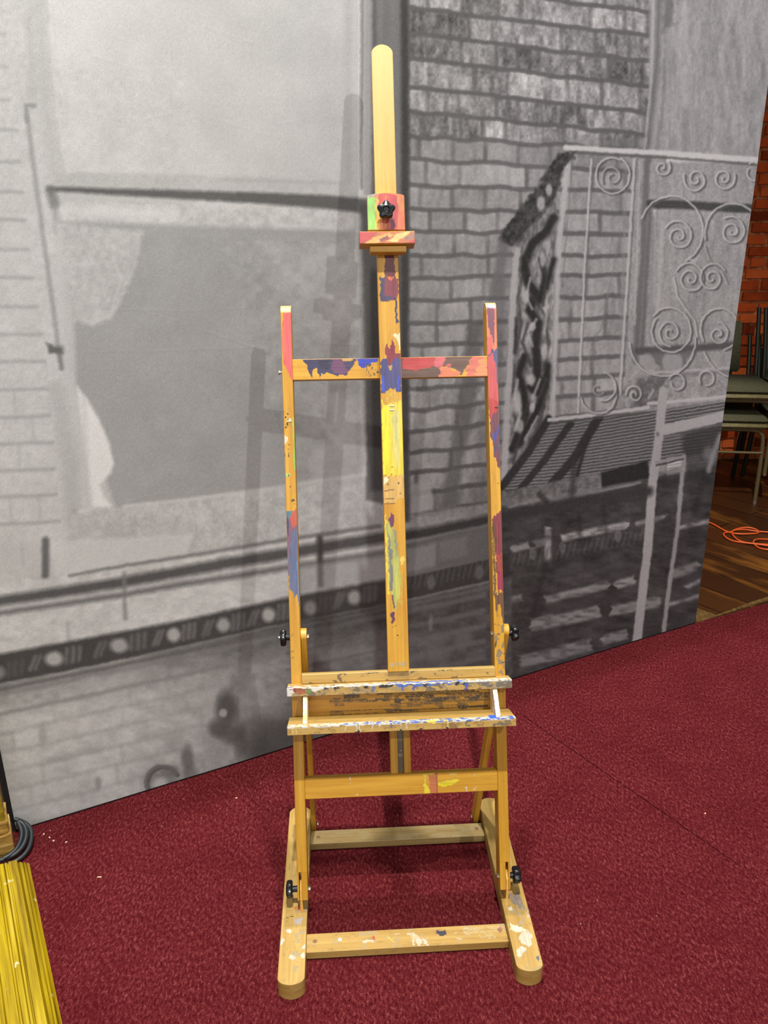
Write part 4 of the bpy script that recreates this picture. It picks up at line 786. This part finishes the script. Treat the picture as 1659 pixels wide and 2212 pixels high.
# rear struts
def strut(top, bot, w_, d_, name='rear_strut'):
    A = (bot - top).normalized(); Wd = (UA - A * UA.dot(A)).normalized(); D = A.cross(Wd).normalized()
    if D.y < 0: D = -D
    return board(name, top - A * .016 - D * d_ / 2, A, Wd, D, (bot - top).length + .016, w_, d_, BEECH, ds=.03, sy=(.016, 0))
s1 = strut(fr(-.2122, .596, -.022), Vector((-.2155, .498, .012)), .0130, .034)
s2 = strut(fr(.2485, .590, -.022), Vector((.2140, .500, .012)), .0130, .034)
for s_, x_ in ((s1, -.2155), (s2, .2140)): bolt('hinge_bolt', Vector((x_ - .0095 * (1 if x_ > 0 else -1), .492, .022)), (-1 if x_ > 0 else 1, 0, 0), .005, .004, s_)

# base
def p_foot(side):
    def fn(col, f, fy, t, fm):
        g = np.interp(t, [0, .108, .216, .324, .432, .54], [2128.2, 2033.3, 1948.6, 1872.7, 1804.3, 1742.2] if side < 0 else [2098.1, 2006.2, 1924.2, 1850.5, 1784, 1723.6])
        splat(col, fm, f, g, (178, 160, 122), .6, 3, 16, .55, 71 + side, [(0, 1960), (1, 1960), (1, 2110), (0, 2110)])
        W_ = (216, 208, 184)
        def k(c, p, **q): q.setdefault('rg', 3); q.setdefault('rf', .05); stroke(col, fm, f, g, c, p, **q)
        if side < 0:
            for cx, cy, rx_, ry_ in ((.33, 2012, .12, 4.5), (.08, 2034, .1, 8), (.5, 2070, .12, 6), (.93, 2066, .09, 7), (.92, 2048, .08, 5)): k(W_, [(cx + rx_ * math.cos(a_), cy + ry_ * math.sin(a_)) for a_ in np.linspace(0, 6.28, 9)[:-1]], rg=1.5)
            k((196, 186, 178), [(.5, 1988), (.82, 1980), (.8, 1998), (.5, 2000)], a=.8); k((212, 120, 50), [(.4, 1958), (.75, 1956), (.9, 1972), (.5, 1966)], a=.6)
            k((70, 54, 34), [(.08, 1984), (.5, 1979), (.5, 1980.5), (.08, 1986)], rg=.5, a=.9)
        else:
            k(W_, [(.35, 2025), (.62, 2010), (.86, 2016), (.84, 2036), (.6, 2046), (.4, 2040)], rg=4, rf=.08); k(W_, [(.14, 2052), (.3, 2042), (.5, 2046), (.42, 2056), (.28, 2066), (.12, 2062)], rg=4, rf=.08)
            k((238, 226, 190), [(.1, 1992), (.3, 1996), (.75, 2008), (.78, 2012), (.3, 2012), (.08, 2008)], a=.85); k(W_, [(.18, 1960), (.42, 1960), (.4, 1968), (.2, 1968)], rg=2); k(W_, [(.86, 1972), (.95, 1968), (.95, 1984), (.88, 1984)], rg=2); k((128, 126, 134), [(.3, 1930), (.8, 1925), (.85, 1965), (.5, 1960)], a=.6, rg=6)
            k((96, 104, 128), [(.8, 2066), (.92, 2064), (.94, 2074), (.82, 2076)], a=.85, rg=2)
    return fn
feet = []
for sgn, u in ((-1, -.2500), (1, .2495)):
    du = .0 if sgn < 0 else .0075
    A = Vector((du, .539, 0)).normalized(); Wd = Vector((A.y, -A.x, 0))
    fo = board('foot', Vector((u - (.0005 if sgn < 0 else 0.0), 0, .0404)), A, Wd, Vector((0, 0, -1)), .539, .0566, .0404, WORN if True else DUST, nF=24, nS=2, ds=.003, sx=(.019, .022), paint=p_foot(sgn), b=.0012)
    feet.append(fo)
    # thin wooden tongue that the fork of the post grips
    tu = -.2340 if sgn < 0 else .2368
    q_ = [(.190, .0400), (.250, .0400), (.247, .075), (.236, .100), (.222, .108), (.206, .106), (.196, .094), (.190, .072)]
    vs = [Vector((tu + k_, v, z_)) for k_ in (-.0028, .0028) for v, z_ in q_]; n8 = len(q_)
    me_ = mk('tongue', vs, [tuple(range(n8)), tuple(range(n8, 2 * n8))] + [(i, (i + 1) % n8, n8 + (i + 1) % n8, n8 + i) for i in range(n8)], RAW, easel)
def p_beam(rear):
    def fn(col, f, fy, t, fm):
        g = np.interp(t - .2225, [-.26, -.13, 0, .13, .26], [624.9, 752.9, 879.9, 1005.9, 1131.1]); 
        def k(c, p, **q): q.setdefault('rg', 2); q.setdefault('rf', .05); stroke(col, fm, f, g, c, [(b, a) for a, b in p], **q)
        if rear: splat(col, fm, f, g, (196, 176, 128), .5, 2.4, 50, .5, 81); return
        splat(col, fm, f, g, (184, 162, 118), .6, 2, 26, .55, 82); splat(col, fm, f, g, (206, 190, 146), .45, 5, 30, .5, 83, [(.1, 966), (.1, 1082), (.8, 1070), (.75, 985)]); splat(col, fm, f, g, (214, 204, 172), .5, 4, 9, .6, 84, [(.25, 852), (.25, 905), (.6, 905), (.6, 852)])
        splat(col, fm, f, g, (214, 206, 180), .5, 4, 7, .8, 85, [(.6, 888), (.55, 928), (1.05, 925), (1.05, 888)])
        k((240, 236, 224), [(730, .35), (737, .3), (739, .5), (731, .52)], rg=1); k((60, 54, 72), [(944, .22), (958, .12), (968, .3), (964, .5), (950, .62), (942, .4)], rf=.12, rg=3); k((206, 36, 44), [(1076, .28), (1083, .15), (1086, .36), (1080, .52)], rg=1); k((200, 50, 44), [(806, .35), (811, .35), (810, .5), (806, .5)], rg=1)
        k((232, 196, 90), [(838, .4), (852, .7), (849, .75), (836, .45)], rg=1); k((226, 210, 180), [(782, .55), (806, .5), (806, .62), (784, .66)], a=.7)
    return fn
for rear, v0, v1, mat in ((0, .0930, .1418, WORN), (1, .4185, .4661, DUST)):
    bm_ = board('crossbeam', Vector((-.2225, (v0 + v1) / 2, .0223)), UA, Vector((0, -1, 0)), Vector((0, 0, -1)), .4485 if rear else .4445, v1 - v0, .0195, mat, nF=20, ds=.0028, paint=p_beam(rear), b=.001)
    for u_, v_ in (((-.204, .138 - .017), (.208, .142 - .018)) if not rear else ((-.202, .469 - .027), (.209, .472 - .027))):
        vs = [Vector((u_ + .0052 * math.cos(a_), v_ + .0052 * math.sin(a_), .0223 + h_)) for h_ in (-.002, .0003) for a_ in np.linspace(0, 2 * math.pi, 17)[:-1]]
        mk('wooden_plug', vs, [tuple(range(16)), tuple(range(16, 32))] + [(i, (i + 1) % 16, 16 + (i + 1) % 16, 16 + i) for i in range(16)], PLUG, bm_)

# ---------------------------------------------------------------- gold painted things at the lower left
def tube(name, pts, r, mat, parent=None, sides=10, cyc=False):
    cu = bpy.data.curves.new(name, 'CURVE'); cu.dimensions = '3D'; cu.bevel_depth = r; cu.bevel_resolution = 3; sp_ = cu.splines.new('NURBS'); sp_.points.add(len(pts) - 1)
    for i, p_ in enumerate(pts): sp_.points[i].co = (*p_, 1)
    sp_.order_u = 4; sp_.use_endpoint_u = not cyc; sp_.use_cyclic_u = cyc; cu.resolution_u = 10; cu.use_fill_caps = True
    tmp = bpy.data.objects.new(name + '_c', cu); COL.objects.link(tmp); dg = bpy.context.evaluated_depsgraph_get()
    me_ = bpy.data.meshes.new_from_object(tmp.evaluated_get(dg)); bpy.data.objects.remove(tmp); bpy.data.curves.remove(cu)
    me_.name = name; me_.polygons.foreach_set('use_smooth', [True] * len(me_.polygons)); me_.materials.clear(); return link(name, me_, mat, parent)
s = NT('yellow_gold_paint'); ob = s.obj(); g1 = s.noise(s.mapping(ob, (120, 3.5, 40)), 1, 5, .65); g2 = s.noise(ob, 26, 4, .6); g3 = s.noise(s.mapping(ob, (30, 2, 20)), 1, 3, .5)
c = s.ramp(s.math('ADD', s.math('MULTIPLY', g1, .5), s.math('MULTIPLY', g3, .5)), [(.34, lin((84, 62, 6))), (.44, lin((142, 118, 8))), (.54, lin((176, 152, 12))), (.66, lin((196, 176, 84)))])
c = s.mix(s.math('MULTIPLY', s.math('SUBTRACT', g2, .66), 12, True), c, lin((235, 225, 190)))
s.bump(g1, .4, .001); YEL = s.done(.35, c)
# strip: stepped moulding lying on the carpet; local y runs along it, x across
s0 = Vector((-.893, 1.607, 0)); sd_ = Vector((-.657, 1.186, 0)) - s0; ang = math.atan2(sd_.y, sd_.x) + math.pi / 2
mo = empty('wood_moulding', (-.893, 1.607, 0), ang); tag(mo, 'yellow-gold painted grooved wooden moulding lying on the carpet at the lower left', 'moulding')
prof = [(0, 0), (0, .010), (-.005, .016), (-.0065, .012), (-.008, .017), (-.012, .021), (-.0135, .016), (-.015, .021), (-.021, .026), (-.0225, .021), (-.024, .027), (-.026, .034), (-.044, .037), (-.0455, .030), (-.0475, .030), (-.049, .036), (-.053, .037), (-.0545, .031), (-.056, .037), (-.066, .038), (-.068, .030), (-.071, .030), (-.073, .037), (-.094, .039), (-.0955, .034), (-.097, .039), (-.108, .039), (-.110, .032), (-.113, .045), (-.120, .047), (-.122, .040), (-.124, .047), (-.160, .048), (-.160, 0)]
vs = []; n_p = len(prof)
for y_ in (-1.2, 0.004): vs += [(x_, y_, z_) for x_, z_ in prof]
mk('moulding_strip', vs, [tuple(range(n_p)), tuple(range(n_p, 2 * n_p))] + [(i, (i + 1) % n_p, n_p + (i + 1) % n_p, n_p + i) for i in range(n_p)], YEL, mo)
for x_, y_ in ((-.060, -.060), (-.062, -.275), (-.058, -.02)): bolt('nail_hole', Vector((x_, y_, .0355)), (0, 0, 1), .0028, .0012, mo, PLUG, 8)
s = NT('olive_gold_paint'); ob = s.obj(); g1 = s.noise(s.mapping(ob, (8, 8, 60)), 1, 4, .6); g2 = s.noise(ob, 12, 3)
c = s.ramp(s.math('ADD', s.math('MULTIPLY', g1, .5), s.math('MULTIPLY', g2, .5)), [(.35, lin((96, 78, 12))), (.5, lin((150, 130, 26))), (.7, lin((196, 170, 90)))]); s.bump(g1, .5, .002); OLIVE = s.done(.4, c)
# plinth: corner near the backdrop's left end, shaft on a stepped base
pb = empty('gold_plinth', (-.944, 1.645, 0), math.atan2(PE.y, PE.x)); tag(pb, 'olive-gold painted plinth with a stepped base against the backdrop at the left edge', 'plinth')
def pbox(name, x0, x1, y0, y1, z0, z1, mat, b=.002):
    bm = bmesh.new(); bmesh.ops.create_cube(bm, size=1); bmesh.ops.scale(bm, vec=(x1 - x0, y1 - y0, z1 - z0), verts=bm.verts); bmesh.ops.translate(bm, vec=((x0 + x1) / 2, (y0 + y1) / 2, (z0 + z1) / 2), verts=bm.verts)
    bmesh.ops.bevel(bm, geom=bm.edges[:], offset=b, segments=2, affect='EDGES'); me_ = bpy.data.meshes.new(name); bm.to_mesh(me_); bm.free(); return me_
s = NT('weathered_gilt'); ob = s.obj(); g1 = s.noise(s.mapping(ob, (6, 6, 80)), 1, 5, .7); GILT = s.done(.5, s.ramp(g1, [(.36, lin((84, 58, 22))), (.48, lin((146, 112, 50))), (.58, lin((186, 150, 78))), (.68, lin((226, 206, 150)))]))
for nm_, e_, z0_, z1_, mt_ in (('base', 0, 0, .066, GILT), ('base_moulding', .001, .0662, .074, GILT), ('base_moulding', .005, .0742, .104, GILT), ('base_moulding', .003, .1042, .112, GILT), ('shaft', .008, .1122, 1.0, OLIVE)):
    link(nm_, pbox(nm_, -.5, -e_, e_, .085, z0_, z1_, mt_, .0018), mt_, pb)
s = NT('black_rubber'); RUB = s.done(.45, lin((36, 42, 46)))
coil = [(-.975, 1.725, .05), (-.958, 1.727, .042), (-.932, 1.718, .034), (-.919, 1.692, .022), (-.914, 1.656, .012), (-.926, 1.624, .008), (-.958, 1.606, .008), (-.985, 1.592, .008), (-1.00, 1.600, .014), (-.975, 1.612, .018), (-.942, 1.626, .018), (-.927, 1.652, .022),
        (-.926, 1.684, .034), (-.942, 1.710, .046), (-.962, 1.715, .055), (-.955, 1.706, .050), (-.940, 1.690, .040), (-.936, 1.660, .028), (-.941, 1.632, .022), (-.960, 1.616, .022)]
tag(tube('black_cable', coil, .0060, RUB), 'coiled black cable poking out beside the foot of the gold plinth', 'cable')

# ---------------------------------------------------------------- orange cord on the floorboards
s = NT('orange_rubber'); ORA = s.done(.45, lin((206, 84, 26)))
P1 = [(1.62, 4.10), (1.714, 4.023), (1.73, 3.937), (1.754, 3.861), (1.803, 3.823), (1.866, 3.821), (1.912, 3.842), (1.926, 3.886), (1.885, 3.917), (1.831, 3.916), (1.779, 3.868), (1.757, 3.802), (1.765, 3.731), (1.817, 3.696), (1.88, 3.674), (2.02, 3.66), (2.05, 3.78), (1.959, 3.848), (1.911, 3.864), (1.874, 3.891), (1.80, 3.882),
      (1.776, 3.86), (1.736, 3.854), (1.71, 3.804), (1.724, 3.746), (1.777, 3.71), (1.836, 3.681), (1.92, 3.65), (2.02, 3.70), (1.99, 3.75), (1.917, 3.756), (1.872, 3.764), (1.821, 3.723), (1.82, 3.668), (1.83, 3.621), (1.90, 3.60), (2.1, 3.62), (2.3, 3.7)]
tag(tube('extension_cord', [(x_, y_, -.004 + .004 * ((i * 7) % 3)) for i, (x_, y_) in enumerate(P1)], .0042, ORA), 'loosely coiled orange extension cord on the dark floorboards', 'cord')

# ---------------------------------------------------------------- stacked chairs by the brick wall
s = NT('grey_green_fabric'); n_ = s.noise(s.obj(), 160, 3); FAB = s.done(.9, s.ramp(n_, [(.35, lin((70, 70, 52))), (.65, lin((92, 91, 68)))]), spec=.2)
s = NT('beige_vinyl'); n_ = s.noise(s.obj(), 60, 3); VIN = s.done(.6, s.ramp(n_, [(.35, lin((104, 94, 60))), (.65, lin((124, 114, 76)))]))
s = NT('tan_metal'); TAN = s.done(.4, lin((100, 88, 58)), .3)
s = NT('dark_green_metal'); DGM = s.done(.4, lin((28, 32, 22)), .3)
def cushion(name, x0, x1, y0, y1, z0, z1, mat, parent, rot=0):
    me_ = pbox(name, x0, x1, y0, y1, z0, z1, mat, min(.014, (z1 - z0) * .4, (y1 - y0) * .4)); 
    if rot:
        for v in me_.vertices:
            dy, dz = v.co.y - y0, v.co.z - z0; v.co.y = y0 + dy * math.cos(rot) + dz * math.sin(rot); v.co.z = z0 - dy * math.sin(rot) + dz * math.cos(rot)
    o_ = link(name, me_, mat, parent); me_.polygons.foreach_set('use_smooth', [True] * len(me_.polygons)); return o_
def chair(label):
    """origin: right front leg's floor point; the chair faces -y"""
    r = empty('stacking_chair', (0, 0, 0)); tag(r, label, 'chair', 'stacked chairs by the brick wall')
    cushion('seat', -.47, .01, -.02, .43, .455, .490, FAB, r); cushion('seat_edge', -.472, .012, -.024, .432, .425, .457, VIN, r)
    bk = cushion('backrest', -.46, -.085, .46, .485, .50, .80, FAB, r, rot=.28)
    tube('front_leg_frame', [(0, 0, 0), (0, 0, .2), (0, .01, .34), (-.008, .01, .40), (-.05, .01, .418), (-.12, .01, .418), (-.34, .01, .418), (-.41, .01, .418), (-.452, .01, .40), (-.46, .01, .34), (-.46, 0, .2), (-.46, 0, 0)], .0115, TAN, r)
    tube('stretcher', [(0, 0, .29), (-.23, 0, .29), (-.46, 0, .29)], .008, TAN, r)
    for x_ in (.0, -.46):
        tube('back_leg', [(x_, .50, 0), (x_, .47, .2), (x_, .43, .40), (x_, .44, .50), (x_, .50, .70), (x_, .56, .86)], .0125, DGM, r)
        tube('glide', [(x_, 0, 0), (x_, 0, .006), (x_, 0, .012)], .013, STEEL, r)
    return r
c1 = chair('grey-green padded stacking chair standing on the floor beside the backdrop edge'); c1.location = (2.10, 4.33, -.0085); c1.rotation_euler.z = R(-9)
c2 = copy_tree(c1); c2.location = (2.135, 4.34, .150); c2.rotation_euler.z = R(-9); c2['label'] = 'grey-green padded stacking chair stacked on top, beside the backdrop edge'
c3 = copy_tree(c1); c3.location = (2.65, 4.28, -.0085); c3.rotation_euler.z = R(-5); c3['label'] = 'lower stacking chair with its feet on the floor at the right edge'
c4 = copy_tree(c1); c4.location = (2.67, 4.29, .150); c4.rotation_euler.z = R(-5); c4['label'] = 'upper stacking chair with dark green frame at the right edge of the photo'

# ---------------------------------------------------------------- bits of debris on the carpet
s = NT('pale_scrap'); SCR = s.done(.8, lin((225, 205, 170)))
random.seed(11)
spots = [(-.709, 1.574, .010, 'pale wood splinter lying alone on the carpet left of the easel')]
for i, (x_, y_) in enumerate([(-.905, 1.725), (-.885, 1.712), (-.87, 1.70), (-.855, 1.716), (-.893, 1.738), (-.835, 1.695), (-.60, 1.75), (-.50, 1.78), (-.42, 1.86), (-.86, 1.50), (-.80, 1.40), (.62, 1.44), (.52, 1.80), (.46, 1.16), (.86, 1.78), (.44, 1.42), (-.52, 1.18), (.98, 2.0), (.70, 1.25), (-.36, 1.92), (.66, 1.03)]): spots.append((x_, y_, random.choice([.0009, .0012, .0016, .003]), None))
for x_, y_, r_, lb in spots:
    a_ = random.uniform(0, 3.1); e_ = 3 if lb is None else 7; d1 = Vector((math.cos(a_), math.sin(a_), 0)) * r_ ; d2 = Vector((-math.sin(a_), math.cos(a_), 0)) * r_ / (1.8 if lb is None else 7); h_ = .0015
    if lb: d1 = Vector((.012, .0005, 0)) * .5; d2 = Vector((0, .0012, 0))
    c_ = Vector((x_, y_, 0)); vs = [c_ + d1 * sa + d2 * sb + Vector((0, 0, z_)) for z_ in (-.0005, h_) for sa, sb in ((-1, -.6), (.7, -1), (1, .6), (-.6, 1))]
    o = mk('wood_splinter' if lb else 'paint_chip', vs, [(0, 1, 2, 3), (4, 5, 6, 7), (0, 1, 5, 4), (1, 2, 6, 5), (2, 3, 7, 6), (3, 0, 4, 7)], SCR)
    if lb: tag(o, lb, 'splinter')
    else: tag(o, 'tiny pale flake of debris on the red carpet', 'debris', 'tiny flakes on the carpet')
